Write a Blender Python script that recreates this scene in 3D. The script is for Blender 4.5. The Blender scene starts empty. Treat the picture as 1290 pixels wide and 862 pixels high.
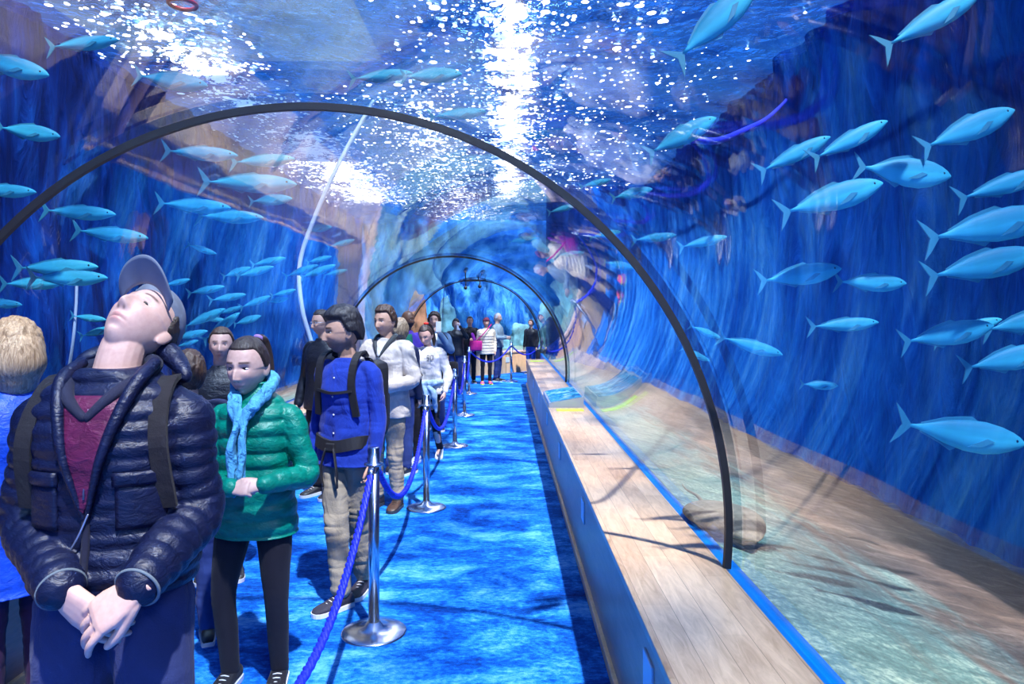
import bpy, bmesh, math, random
from mathutils import Vector as V, Matrix, noise
random.seed(7)
PI = math.pi
scn = bpy.context.scene
COL = scn.collection
# ------------------------------------------------------------------ camera, world, sun, exposure
F, H, VX, VY = 890.0, 1.70, 637.0, 394.0          # focal length in pixels of the 1290x862 frame, eye height, vanishing point
cam_d = bpy.data.cameras.new('camera'); cam = bpy.data.objects.new('camera', cam_d); COL.objects.link(cam)
cam.location = (0, 0, H); cam.rotation_euler = (PI/2, 0, 0)
cam_d.sensor_width = 36.0; cam_d.lens = F/1290*36.0
cam_d.shift_x = (645-VX)/1290; cam_d.shift_y = -(431-VY)/1290
cam_d.clip_start = 0.05; cam_d.clip_end = 200
scn.camera = cam
vs = scn.view_settings
scn.display_settings.display_device = 'sRGB'
vs.view_transform = 'Standard'; vs.look = 'None'; vs.gamma = 1; vs.use_curve_mapping = False; vs.exposure = 0.45
cy = scn.cycles
cy.max_bounces = 8; cy.diffuse_bounces = 2; cy.glossy_bounces = 4; cy.transmission_bounces = 6; cy.transparent_max_bounces = 24
cy.use_denoising = True; cy.sample_clamp_indirect = 6.0; cy.caustics_reflective = False; cy.caustics_refractive = False
w = bpy.data.worlds.new('world'); scn.world = w; w.use_nodes = True
w.node_tree.nodes['Background'].inputs[0].default_value = (0.05, 0.27, 1.0, 1)
w.node_tree.nodes['Background'].inputs[1].default_value = .8
def sun(name, rot, strength, color, angle):
    d = bpy.data.lights.new(name, 'SUN'); d.energy = strength; d.color = color; d.angle = math.radians(angle)
    o = bpy.data.objects.new(name, d); COL.objects.link(o); o.rotation_euler = [math.radians(a) for a in rot]
    return o
sun('overhead_sun', (24, 12, 0), 20, (1.0, 0.86, 0.82), 1.3)
sun('blue_fill', (58, 0, 28), 1.3, (0.62, 0.70, 1.0), 10.0)  # added fill from behind the camera for faces and fish, no real lamp
sun('blue_fill_right', (62, 0, -50), 1.1, (0.20, 0.50, 1.0), 10.0)  # added blue fill aimed at the right tank wall, no real lamp

# ------------------------------------------------------------------ helpers
def at(px, py, Y): return V(((px-VX)*Y/F, Y, H-(py-VY)*Y/F))
def tag(o, label=None, cat=None, group=None, kind=None):
    if label: o['label'] = label
    if cat: o['category'] = cat
    if group: o['group'] = group
    if kind: o['kind'] = kind
    return o
def mesh_obj(name, bm, m, parent=None, smooth=True):
    me = bpy.data.meshes.new(name); bm.to_mesh(me); bm.free()
    if smooth:
        for p in me.polygons: p.use_smooth = True
    for mm in (m if isinstance(m, (list, tuple)) else [m]): me.materials.append(mm)
    o = bpy.data.objects.new(name, me); COL.objects.link(o)
    if parent: o.parent = parent
    return o
def empty(name, loc=(0, 0, 0), rz=0.0, label=None, cat=None, group=None):
    o = bpy.data.objects.new(name, None); COL.objects.link(o); o.empty_display_size = .1
    o.location = loc; o.rotation_euler = (0, 0, rz)
    return tag(o, label, cat, group)
def structure(name, bm, m, smooth=True): return tag(mesh_obj(name, bm, m, None, smooth), kind='structure')
def box(bm, c, s, rot=None, bev=0.0):
    M = Matrix.Translation(c)
    if rot is not None: M = M @ (rot if isinstance(rot, Matrix) else Matrix.Rotation(rot, 4, 'Z'))
    M = M @ Matrix.Diagonal((s[0], s[1], s[2], 1))
    r = bmesh.ops.create_cube(bm, size=1, matrix=M)
    if bev:
        es = list({e for v in r['verts'] for e in v.link_edges})
        bmesh.ops.bevel(bm, geom=es, offset=bev, segments=2, affect='EDGES', profile=.5)
def frame_of(d):
    d = d.normalized(); a = V((0, 0, 1)) if abs(d.z) < .92 else V((1, 0, 0))
    x = d.cross(a).normalized(); return x, x.cross(d).normalized()
def rings(bm, rs, close=True):
    """skin a list of vertex rings (lists of Vectors, same length) into a closed tube"""
    vr = [[bm.verts.new(p) for p in r] for r in rs]; n = len(rs[0])
    for a, b in zip(vr, vr[1:]):
        for i in range(n): bm.faces.new((a[i], a[(i+1) % n], b[(i+1) % n], b[i]))
    if close:
        bm.faces.new(list(reversed(vr[0]))); bm.faces.new(vr[-1])
    return vr
def spline(pts, n):
    """Catmull-Rom through tuples of any size, n steps per span"""
    out = []; P = [pts[0]] + list(pts) + [pts[-1]]
    for i in range(1, len(P)-2):
        p0, p1, p2, p3 = P[i-1], P[i], P[i+1], P[i+2]
        for k in range(n):
            t = k/n
            out.append(tuple(.5*((2*b)+(-a+c)*t+(2*a-5*b+4*c-d)*t*t+(-a+3*b-3*c+d)*t**3) for a, b, c, d in zip(p0, p1, p2, p3)))
    out.append(tuple(pts[-1])); return out
def tube(bm, pts, radii, n=12, steps=4, puff=None, squash=1.0):
    """tube through points with a radius at each; rounded ends; puff=(period, amplitude) makes quilted rolls; squash flattens"""
    if not hasattr(radii, '__len__'): radii = [radii]*len(pts)
    q = spline([(*p, r) for p, r in zip(pts, radii)], steps) if steps > 1 else [(*p, r) for p, r in zip(pts, radii)]
    if puff:
        fine = []
        for a, b in zip(q, q[1:]):
            k = max(1, int((V(b[:3])-V(a[:3])).length/(puff[0]/7)))
            fine += [tuple(x+(y-x)*j/k for x, y in zip(a, b)) for j in range(k)]
        q = fine+[q[-1]]
    P = [V(p[:3]) for p in q]; R = [p[3] for p in q]
    s = 0; rs = []; prev = None
    for i, p in enumerate(P):
        d = (P[min(i+1, len(P)-1)]-P[max(i-1, 0)])
        if i: s += (P[i]-P[i-1]).length
        if prev is None: x, y = frame_of(d)
        else:
            dn = d.normalized(); x = (prev-dn*prev.dot(dn)).normalized(); y = x.cross(dn)
        prev = x; r = R[i]
        if puff: r *= 1-puff[1]*(1-abs(math.sin(PI*s/puff[0]))**.6)
        rs.append((p, x, y, r, d.normalized()))
    out = []
    def ring(p, x, y, r): out.append([p+x*math.cos(2*PI*k/n)*r+y*math.sin(2*PI*k/n)*r*squash for k in range(n)])
    p, x, y, r, d = rs[0]
    for a in (80, 55, 28): ring(p-d*r*math.sin(math.radians(a)), x, y, r*math.cos(math.radians(a)))
    for p, x, y, r, _ in rs: ring(p, x, y, r)
    p, x, y, r, d = rs[-1]
    for a in (28, 55, 80): ring(p+d*r*math.sin(math.radians(a)), x, y, r*math.cos(math.radians(a)))
    rings(bm, out)
def bar(bm, a, b, r, n=12, r2=None):
    a, b = V(a), V(b); x, y = frame_of(b-a); r2 = r if r2 is None else r2
    rings(bm, [[p+x*math.cos(2*PI*k/n)*q+y*math.sin(2*PI*k/n)*q for k in range(n)] for p, q in ((a, r), (b, r2))])
def lathe(bm, prof, c=(0, 0, 0), n=32):
    c = V(c); rings(bm, [[c+V((r*math.cos(2*PI*k/n), r*math.sin(2*PI*k/n), z)) for k in range(n)] for r, z in prof])
def ell(bm, c, r, rot=None, n=16):
    M = Matrix.Translation(c)
    if rot is not None: M = M @ (rot if isinstance(rot, Matrix) else Matrix.Rotation(rot, 4, 'X'))
    bmesh.ops.create_uvsphere(bm, u_segments=n, v_segments=max(6, n//2+2), radius=1, matrix=M @ Matrix.Diagonal((r[0], r[1], r[2], 1)))
def quad(bm, pts): return bm.faces.new([bm.verts.new(p) for p in pts])

# ------------------------------------------------------------------ materials
class NT:
    def __init__(s, name):
        s.m = bpy.data.materials.new(name); s.m.use_nodes = True; s.t = s.m.node_tree; s.p = s.t.nodes['Principled BSDF']; s.o = s.t.nodes['Material Output']
    def n(s, k, **kw):
        x = s.t.nodes.new(k)
        for a, b in kw.items():
            if a.startswith('i_'):
                key = a[2:]; key = int(key) if key.isdigit() else key.replace('_', ' ')
                x.inputs[key].default_value = b
            else: setattr(x, a, b)
        return x
    def l(s, a, b): s.t.links.new(a, b)
    def coords(s, scale=(1, 1, 1), rot=(0, 0, 0), out='Object'):
        tc = s.n('ShaderNodeTexCoord'); mp = s.n('ShaderNodeMapping'); mp.inputs['Scale'].default_value = scale; mp.inputs['Rotation'].default_value = rot
        s.l(tc.outputs[out], mp.inputs[0]); return mp.outputs[0]
    def noise(s, vec, scale, detail=4, rough=.55, dist=0):
        x = s.n('ShaderNodeTexNoise'); x.inputs['Scale'].default_value = scale; x.inputs['Detail'].default_value = detail
        x.inputs['Roughness'].default_value = rough; x.inputs['Distortion'].default_value = dist; s.l(vec, x.inputs['Vector']); return x.outputs[0]
    def ramp(s, fac, stops):
        r = s.n('ShaderNodeValToRGB'); e = r.color_ramp.elements
        while len(e) < len(stops): e.new(.5)
        for k, (p, c) in enumerate(stops): e[k].position = p; e[k].color = (*c, 1) if hasattr(c, '__len__') else (c, c, c, 1)
        s.l(fac, r.inputs[0]); return r.outputs[0]
    def bump(s, h, strength=.3, dist=.01):
        b = s.n('ShaderNodeBump'); b.inputs['Strength'].default_value = strength; b.inputs['Distance'].default_value = dist
        s.l(h, b.inputs['Height']); return b.outputs[0]
    def math(s, op, a, b=None):
        x = s.n('ShaderNodeMath', operation=op)
        for k, v in enumerate((a, b)):
            if v is None: continue
            if hasattr(v, 'links'): s.l(v, x.inputs[k])
            else: x.inputs[k].default_value = v
        return x.outputs[0]
    def mix(s, f, a, b, mode='MIX'):
        x = s.n('ShaderNodeMix', data_type='RGBA', blend_type=mode)
        for k, v in ((0, f), (6, a), (7, b)):
            if hasattr(v, 'links'): s.l(v, x.inputs[k])
            elif hasattr(v, '__len__'): x.inputs[k].default_value = (*v[:3], 1)
            else: x.inputs[k].default_value = v
        return x.outputs[2]
_mats = {}
def plain(name, c, rough=.6, metal=0.0, nscale=0, namp=.15, bump=0, sheen=0, coat=0, bscale=None):
    """a plain surface: colour, roughness, a little procedural mottling"""
    if name in _mats: return _mats[name]
    t = NT(name); p = t.p
    p.inputs['Base Color'].default_value = (*c, 1); p.inputs['Roughness'].default_value = rough; p.inputs['Metallic'].default_value = metal
    if sheen: p.inputs['Sheen Weight'].default_value = sheen
    if coat: p.inputs['Coat Weight'].default_value = coat; p.inputs['Coat Roughness'].default_value = .25
    if nscale:
        v = t.coords(); h = t.noise(v, nscale, 5)
        lo = tuple(max(0, x*(1-namp*1.6)) for x in c); hi = tuple(min(1, x*(1+namp*1.6)) for x in c)
        t.l(t.ramp(h, [(.3, lo), (.7, hi)]), p.inputs['Base Color'])
        if bump: t.l(t.bump(t.noise(v, bscale or nscale*2, 5), bump, .01), p.inputs['Normal'])
    _mats[name] = t.m; return t.m
def emit(name, c, s):
    t = NT(name); e = t.n('ShaderNodeEmission'); e.inputs[0].default_value = (*c, 1); e.inputs[1].default_value = s; t.l(e.outputs[0], t.o.inputs[0]); return t.m

# acrylic: clear sheet, faint blue tint, mirror-like at grazing angles
def acrylic():
    t = NT('clear_acrylic'); t.t.nodes.remove(t.p)
    v = t.coords((1, .35, 1)); nb = t.bump(t.noise(v, 2.2, 2, .5), .06, .04)
    tr = t.n('ShaderNodeBsdfTransparent'); tr.inputs[0].default_value = (.90, .965, 1, 1)
    gl = t.n('ShaderNodeBsdfGlossy'); gl.inputs[0].default_value = (1, 1, 1, 1); gl.inputs['Roughness'].default_value = .02
    t.l(nb, gl.inputs['Normal'])
    lw = t.n('ShaderNodeLayerWeight'); lw.inputs[0].default_value = .5
    f = t.math('ADD', t.math('MULTIPLY', t.math('POWER', lw.outputs['Facing'], 4.5), .70), .014)
    mx = t.n('ShaderNodeMixShader'); t.l(f, mx.inputs[0]); t.l(tr.outputs[0], mx.inputs[1]); t.l(gl.outputs[0], mx.inputs[2]); t.l(mx.outputs[0], t.o.inputs[0])
    return t.m
ACR = acrylic()
def water():
    t = NT('water_surface'); t.t.nodes.remove(t.p)
    v = t.coords((1, 1, 1))
    h1 = t.noise(v, 1.1, 3, .6, .6); h2 = t.noise(v, 5.0, 4, .62, .3)
    hh = t.math('ADD', h1, t.math('MULTIPLY', h2, .32))
    nb = t.bump(hh, 1.0, .55)
    gl = t.n('ShaderNodeBsdfGlass'); gl.inputs['IOR'].default_value = 1.33; gl.inputs['Roughness'].default_value = .0; gl.inputs[0].default_value = (.50, .82, 1, 1)
    t.l(nb, gl.inputs['Normal'])
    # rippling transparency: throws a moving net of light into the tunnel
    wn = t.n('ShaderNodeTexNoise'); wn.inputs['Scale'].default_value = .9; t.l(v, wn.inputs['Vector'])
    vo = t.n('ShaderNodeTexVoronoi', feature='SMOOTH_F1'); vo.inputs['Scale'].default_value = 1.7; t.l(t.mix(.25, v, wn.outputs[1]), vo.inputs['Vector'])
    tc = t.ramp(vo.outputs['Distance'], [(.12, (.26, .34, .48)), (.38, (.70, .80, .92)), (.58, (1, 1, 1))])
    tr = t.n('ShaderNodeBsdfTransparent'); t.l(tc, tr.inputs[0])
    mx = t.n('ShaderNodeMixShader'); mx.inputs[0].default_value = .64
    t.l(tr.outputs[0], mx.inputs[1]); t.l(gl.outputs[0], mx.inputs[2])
    # lamp glints on the ripples, painted as white flecks gathered in bands
    sp = t.n('ShaderNodeSeparateXYZ'); t.l(v, sp.inputs[0]); X, Y = sp.outputs[0], sp.outputs[1]
    def glint(x0, slope, wid, y0, y1, gain):
        d = t.math('ABSOLUTE', t.math('SUBTRACT', X, t.math('ADD', t.math('MULTIPLY', Y, slope), x0)))
        g = t.math('MAXIMUM', t.math('SUBTRACT', 1.0, t.math('DIVIDE', d, wid)), 0.0)
        a = t.n('ShaderNodeMapRange', interpolation_type='SMOOTHSTEP', i_1=y0-1.2, i_2=y0+.6); t.l(Y, a.inputs[0])
        b = t.n('ShaderNodeMapRange', interpolation_type='SMOOTHSTEP', i_1=y1, i_2=y1+2.0, i_3=1.0, i_4=0.0); t.l(Y, b.inputs[0])
        return t.math('MULTIPLY', t.math('MULTIPLY', g, gain), t.math('MULTIPLY', a.outputs[0], b.outputs[0]))
    tot = None
    for dd in GLINTS:
        k = glint(*dd); tot = k if tot is None else t.math('MAXIMUM', tot, k)
    pat = t.noise(t.coords((1, .8, 1)), 1.6, 3, .6)
    dens = t.math('MULTIPLY', tot, t.math('ADD', t.math('MULTIPLY', pat, 1.2), .25))
    def dots(scale, r, stretch=1.0):
        q = t.n('ShaderNodeTexVoronoi', feature='F1'); q.inputs['Scale'].default_value = scale; t.l(t.coords((1, stretch, 1)), q.inputs['Vector'])
        sc = t.n('ShaderNodeSeparateXYZ'); t.l(q.outputs['Color'], sc.inputs[0])
        on = t.math('LESS_THAN', sc.outputs[0], t.math('MULTIPLY', dens, .95))
        rr = t.math('MULTIPLY', t.math('ADD', t.math('MULTIPLY', sc.outputs[1], .7), .3), r)
        return t.math('MULTIPLY', on, t.math('LESS_THAN', q.outputs['Distance'], rr))
    wi = t.noise(t.coords((1, .9, 1)), 3.0, 6, .72, 1.4)
    wisp = t.math('GREATER_THAN', t.math('ADD', wi, t.math('MULTIPLY', dens, .24)), .76)
    m = t.math('MAXIMUM', t.math('MAXIMUM', dots(5.0, .33), dots(13.0, .42, .8)), wisp)
    tl = t.n('ShaderNodeBsdfTranslucent'); tl.inputs[0].default_value = (.95, .97, 1, 1)
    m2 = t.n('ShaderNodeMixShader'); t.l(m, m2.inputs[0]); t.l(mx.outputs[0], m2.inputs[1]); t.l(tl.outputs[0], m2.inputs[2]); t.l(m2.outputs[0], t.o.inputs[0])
    return t.m
# painted glint bands: (x at y=0, slope, half width, from y, to y, density)
GLINTS = ((.05, .0, .85, 6.0, 20, 1.5), (.05, .0, 1.9, 6.0, 20, .7), (1.15, 0.03, .9, 6.5, 12, .45), (-4.4, .02, 1.2, 8, 11.5, 1.25), (-4.0, 0.0, 1.6, 13, 21, 1.4), (-1.4, 0, 1.8, 11, 25, .85), (2.2, 0, 1.3, 9, 20, .30))
WATER = water()
def carpet():
    t = NT('blue_carpet'); v = t.coords((1.0, 1.7, 1))
    a = t.noise(v, 1.7, 6, .7, .4); b = t.noise(t.coords((1, 1.6, 1)), 26, 4, .7); c = t.noise(t.coords((1, 1, 1)), 220, 2, .5)
    f = t.math('ADD', t.math('MULTIPLY', a, .62), t.math('ADD', t.math('MULTIPLY', b, .28), t.math('MULTIPLY', c, .10)))
    t.l(t.ramp(f, [(.38, (.0, .02, .17)), (.47, (.0, .09, .50)), (.53, (.015, .24, .85)), (.62, (.14, .52, 1.0))]), t.p.inputs['Base Color'])  # carpet mottle, with rippled water light painted in as bright and dark blotches
    t.p.inputs['Roughness'].default_value = .95; t.l(t.bump(c, .6, .01), t.p.inputs['Normal']); t.p.inputs['Specular IOR Level'].default_value = .15
    return t.m
CARPET = carpet()
def wood(name, dark, light, scale=(1, 1, 1), plank=.105, axis='x', streak=(6, .9, 6), rough=.28):
    t = NT(name); v = t.coords(streak); g = t.noise(v, 5, 6, .65, 1.2); g2 = t.noise(t.coords((.7, .9, .7)), 1.5, 2)
    sp = t.n('ShaderNodeSeparateXYZ'); t.l(t.coords(scale), sp.inputs[0]); u = sp.outputs[0 if axis == 'x' else 2]
    cell = t.math('FLOOR', t.math('DIVIDE', u, plank)); wn = t.n('ShaderNodeTexWhiteNoise', noise_dimensions='2D')
    yc = t.math('FLOOR', t.math('DIVIDE', t.math('ADD', sp.outputs[1], t.math('MULTIPLY', cell, .77)), 1.3))
    cb = t.n('ShaderNodeCombineXYZ'); t.l(cell, cb.inputs[0]); t.l(yc, cb.inputs[1]); t.l(cb.outputs[0], wn.inputs['Vector'])
    f = t.math('ADD', t.math('MULTIPLY', g, .5), t.math('ADD', t.math('MULTIPLY', g2, .35), t.math('MULTIPLY', wn.outputs[0], .2)))
    fr = t.math('FRACT', t.math('DIVIDE', u, plank)); seam = t.math('LESS_THAN', fr, .025)
    col = t.ramp(f, [(.32, dark), (.72, light)])
    t.l(t.mix(t.math('MULTIPLY', seam, .6), col, tuple(x*.35 for x in dark)), t.p.inputs['Base Color'])
    t.p.inputs['Roughness'].default_value = rough; t.p.inputs['Specular IOR Level'].default_value = .6
    return t.m
WOOD = wood('oak_planks', (.36, .22, .12), (.92, .69, .47))
WOODF = wood('oak_front', (.28, .14, .09), (.58, .32, .21), plank=5, streak=(1, .8, 5), rough=.35)
WOODC = wood('honey_oak_front', (.60, .36, .16), (.95, .66, .36), plank=.9, axis='x', streak=(3, 3, .8), rough=.35)
def tankwall(name, stops, sc=(.9, .9, .16)):
    t = NT(name); a = t.noise(t.coords(sc), 3.2, 7, .65, 1.8); b = t.noise(t.coords((.35, .35, .25)), 1.2, 3)
    f = t.math('ADD', t.math('MULTIPLY', a, .6), t.math('MULTIPLY', b, .4))
    t.l(t.ramp(f, stops), t.p.inputs['Base Color']); t.p.inputs['Roughness'].default_value = .9; t.p.inputs['Specular IOR Level'].default_value = .1
    t.l(t.bump(a, .8, .15), t.p.inputs['Normal']); return t.m
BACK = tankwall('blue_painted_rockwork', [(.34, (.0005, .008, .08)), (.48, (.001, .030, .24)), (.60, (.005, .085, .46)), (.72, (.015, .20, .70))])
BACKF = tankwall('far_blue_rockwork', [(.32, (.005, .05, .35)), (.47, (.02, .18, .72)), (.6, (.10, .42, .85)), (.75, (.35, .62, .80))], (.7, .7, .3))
def sand():
    t = NT('sandy_seabed'); v = t.coords((1, 1, 1))
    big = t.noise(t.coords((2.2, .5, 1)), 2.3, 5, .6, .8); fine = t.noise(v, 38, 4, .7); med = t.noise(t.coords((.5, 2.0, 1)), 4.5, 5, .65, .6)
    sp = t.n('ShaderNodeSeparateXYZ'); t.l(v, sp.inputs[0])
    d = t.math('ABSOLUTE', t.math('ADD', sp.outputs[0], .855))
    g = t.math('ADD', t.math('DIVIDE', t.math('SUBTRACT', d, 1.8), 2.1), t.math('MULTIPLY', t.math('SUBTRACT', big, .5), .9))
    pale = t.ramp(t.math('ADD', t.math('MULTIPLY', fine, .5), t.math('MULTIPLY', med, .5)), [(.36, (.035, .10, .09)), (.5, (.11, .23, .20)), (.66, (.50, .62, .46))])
    brown = t.ramp(t.math('ADD', t.math('MULTIPLY', fine, .25), t.math('MULTIPLY', med, .75)), [(.34, (.035, .022, .018)), (.52, (.12, .075, .055)), (.70, (.34, .24, .18))])  # brown streaks paint in the bench planks mirrored by the acrylic
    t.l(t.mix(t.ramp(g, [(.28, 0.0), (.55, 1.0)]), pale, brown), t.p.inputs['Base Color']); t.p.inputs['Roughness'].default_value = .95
    t.l(t.bump(t.math('ADD', fine, med), .6, .05), t.p.inputs['Normal']); return t.m
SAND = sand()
STEEL = plain('brushed_steel', (.62, .64, .68), .22, 1.0)
BLACK = plain('black_rubber', (.006, .006, .009), .55)
BLUESTRIP = plain('blue_sealant', (.0, .22, .75), .35, nscale=3, namp=.15)

# ------------------------------------------------------------------ tunnel geometry
TX, TZ, TR = -0.855, 0.773, 1.83                   # arch centre and radius
BX, BZ = 0.9375, 0.606                             # right glass base / bench top height
A0 = math.atan2(BZ-TZ, BX-TX); A1 = PI-A0
Y0, Y3 = -4.0, 19.2
RINGS = (3.03, 11.12, 19.2)
def arcp(a, r, y): return V((TX+r*math.cos(a), y, TZ+r*math.sin(a)))
def acrylic_panel(name, ya, yb, n=128, ny=1, th=.05):
    bm = bmesh.new(); g = {}
    for s, r in enumerate((TR, TR+th)):
        for i in range(n+1):
            for j in range(ny+1): g[s, i, j] = bm.verts.new(arcp(A0+(A1-A0)*i/n, r, ya+(yb-ya)*j/ny))
    for i in range(n):
        for j in range(ny):
            bm.faces.new((g[0, i, j], g[0, i, j+1], g[0, i+1, j+1], g[0, i+1, j])); bm.faces.new((g[1, i, j], g[1, i+1, j], g[1, i+1, j+1], g[1, i, j+1]))
    A = lambda i, s: A0+(A1-A0)*i/n
    for i in range(n):          # edges of the sheet, on their own vertices so the large faces shade smoothly
        for y in (ya, yb): quad(bm, [arcp(A(i, 0), TR, y), arcp(A(i+1, 0), TR, y), arcp(A(i+1, 0), TR+th, y), arcp(A(i, 0), TR+th, y)])
    for i in (0, n): quad(bm, [arcp(A(i, 0), TR, ya), arcp(A(i, 0), TR+th, ya), arcp(A(i, 0), TR+th, yb), arcp(A(i, 0), TR, yb)])
    return structure(name, bm, ACR)
yy = [Y0] + list(RINGS)
for k in range(3): acrylic_panel('window_%d' % (k+1), yy[k]+.015, yy[k+1]-.015)
def ring_seal(name, y, w=.03, th=.055, r0=TR-.034):
    bm = bmesh.new(); n = 72; rs = []
    for i in range(n+1):
        a = A0+(A1-A0)*i/n
        rs.append([arcp(a, r0, y-w/2), arcp(a, r0, y+w/2), arcp(a, r0+th, y+w/2), arcp(a, r0+th, y-w/2)])
    rings(bm, rs); bmesh.ops.bevel(bm, geom=list(bm.edges), offset=.004, segments=1, affect='EDGES') if False else None
    bmesh.ops.recalc_face_normals(bm, faces=bm.faces)
    return structure(name, bm, BLACK, smooth=False)
for k, y in enumerate(RINGS): ring_seal('trim_%d' % (k+1), y, *((.026, .030), (.028, .030), (.05, .032))[k])
# floor
bm = bmesh.new()
g = [[bm.verts.new((-2.35+.25*i, Y0+.5*j, 0)) for j in range(56)] for i in range(20)]
for i in range(19):
    for j in range(55): bm.faces.new((g[i][j], g[i+1][j], g[i+1][j+1], g[i][j+1]))
structure('floor', bm, CARPET)
# ------------------------------------------------------------------ benches
BFX = 0.50
def bench(label, sgn, y1):
    X = lambda x: x if sgn > 0 else 2*TX-x
    t = empty('bench', (X((BFX+BX)/2), (Y0+y1)/2, 0), 0, label, 'bench', 'wooden benches along the tunnel walls')
    inv = -V(t.location); L = y1-Y0
    def part(nm, x0, x1, z0, z1, m, bev=.004, ya=Y0, yb=y1):
        b = bmesh.new(); xa, xb = sorted((X(x0), X(x1)))
        box(b, V(((xa+xb)/2, (ya+yb)/2, (z0+z1)/2))+inv, (xb-xa, yb-ya, z1-z0), bev=bev); return mesh_obj(nm, b, m, t, False)
    part('bench_top', BFX-.012, BX+.004, BZ-.035, BZ, WOOD)
    part('front_panel', BFX, BFX+.02, 0.03, BZ-.035, WOODF)
    part('body', BFX+.02, BX, 0.0, BZ-.035, WOODF, 0)
    part('kick_strip', BFX-.02, BFX+.005, 0.0, .055, WOODC)
    for yv in (2.46, 4.54, 6.5, 8.45, 10.5, 12.6, 14.7):
        o = part('step_light_plate', BFX-.008, BFX+.001, .36, .50, PLATE, .002, yv-.075, yv+.075); o['label'] = 'pale square light plate'
    return t
PLATE = plain('pale_blue_plate', (.55, .70, .90), .3)
bench('long oak plank bench under the curved window right of the carpet', 1, 16.6)
bench('matching oak bench hidden behind the queue on the far side of the ropes', -1, 16.6)
for s in (1, -1):
    bm = bmesh.new(); x0, x1 = BX+.004, BX+.075
    if s < 0: x0, x1 = 2*TX-x1, 2*TX-x0
    box(bm, V(((x0+x1)/2, (Y0+Y3)/2, BZ-.08)), (x1-x0, Y3-Y0, .14)); structure('trim_%d' % (4 if s > 0 else 5), bm, BLUESTRIP, False)
# ------------------------------------------------------------------ the tank: seabed, rock walls, water surface
WR, WL, SZ, TE = 3.80, -5.51, 5.07, 27.0
def seabed(name, sgn, yend=28.0):
    bm = bmesh.new(); nx, ny = 60, 200; g = []
    for i in range(nx+1):
        u = i/nx; row = []
        for j in range(ny+1):
            y = Y0+(yend-Y0)*j/ny; x = BX+.06+(WR+.5-BX)*u
            z = BZ-.03-(BZ+.20)*min(1, u*1.15)**1.1
            z += .10*u*noise.noise(V((x*1.1, y*.8, 3)))+.05*u*noise.noise(V((x*4, y*3, 9)))+.02*min(1, u*3)*noise.noise(V((x*9, y*9, 1)))
            row.append(bm.verts.new((x if sgn > 0 else 2*TX-x, y, z)))
        g.append(row)
    for i in range(nx):
        for j in range(ny): bm.faces.new((g[i][j], g[i+1][j], g[i+1][j+1], g[i][j+1]))
    bmesh.ops.recalc_face_normals(bm, faces=bm.faces)
    return structure(name, bm, SAND)
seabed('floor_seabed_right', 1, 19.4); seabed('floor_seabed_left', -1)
def rockwall(name, p0, p1, m, amp=.22, z0=-1.2, z1=5.2, seed=0, du=.09, teeth=0):
    p0, p1 = V(p0), V(p1); L = (p1-p0).length; d = (p1-p0).normalized(); nrm = V((-d.y, d.x, 0))
    bm = bmesh.new(); nu, nz = int(L/du), 44; g = []
    for i in range(nu+1):
        row = []
        for j in range(nz+1):
            z = z0+(z1-z0)*j/nz; p = p0+d*L*i/nu
            q = V((p.x*1.3+seed, p.y*1.3, z*.35)); e = amp*(abs(noise.noise(q))*1.6+.5*abs(noise.noise(q*2.7))+.22*noise.noise(q*6))
            row.append(bm.verts.new(p+nrm*(e-.1)+V((0, 0, z))))
        g.append(row)
    for i in range(nu):
        for j in range(nz): bm.faces.new((g[i][j], g[i+1][j], g[i+1][j+1], g[i][j+1]))
    return structure(name, bm, m)
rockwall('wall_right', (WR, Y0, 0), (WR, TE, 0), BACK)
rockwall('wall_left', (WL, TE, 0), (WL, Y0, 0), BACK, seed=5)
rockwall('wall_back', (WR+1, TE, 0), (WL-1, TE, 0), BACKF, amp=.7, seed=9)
# water surface: real waves plus finer ripples in the shader
bm = bmesh.new(); nx, ny = 110, 330; g = []
for i in range(nx+1):
    row = []
    for j in range(ny+1):
        x = WL-.3+(WR-WL+.6)*i/nx; y = Y0+(TE+.5-Y0)*j/ny
        z = SZ+.05*noise.noise(V((x*.9, y*.7, 0)))+.022*noise.noise(V((x*2.6, y*2.1, 4)))
        row.append(bm.verts.new((x, y, z)))
    g.append(row)
for i in range(nx):
    for j in range(ny): bm.faces.new((g[i][j], g[i+1][j], g[i+1][j+1], g[i][j+1]))
structure('water_surface', bm, WATER)
# ------------------------------------------------------------------ lamps and an added glowing panel over the water
LAMP = emit('lamp_face', (.85, .93, 1.0), 40.0)
GLOWP = emit('glow_pane', (.36, .52, .80), 1.0)
CASE = plain('lamp_casing', (.05, .05, .06), .5)
def tank_lamp(x, y, z, r, label):
    t = empty('tank_lamp', (x, y, z), 0, label, 'lamp', 'round lamps hung over the water above the tunnel')
    b = bmesh.new(); lathe(b, [(r*.3, .22), (r*.8, .18), (r*1.1, .04), (r*1.12, 0), (r*1.02, 0)]); mesh_obj('casing', b, CASE, t)
    b = bmesh.new(); bar(b, (0, 0, .2), (0, 0, 1.2), .012); mesh_obj('hanging_rod', b, CASE, t)
    b = bmesh.new(); lathe(b, [(.001, .02), (r, .02), (r, .0), (.001, -.01)]); mesh_obj('lamp_face', b, LAMP, t)
    return t
for k in range(9):
    y = 8.3+k*1.35; tank_lamp(.05+.12*math.sin(k*2.1)+.0*k, y, 5.75, .11+.03*(k % 3), 'round white lamp glaring through the rippled water above the middle of the tunnel')
bm = bmesh.new(); box(bm, V((.05, 13.5, 6.98)), (.12, 13, .10)); structure('ceiling_beam', bm, CASE, False)
bm = bmesh.new(); box(bm, V((-5.2, 12.0, 7.0)), (5.2, 5.6, .06)); structure('ceiling_glow_panel', bm, GLOWP, False)  # added glowing panel that makes the pale calm patches on the water
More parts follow.
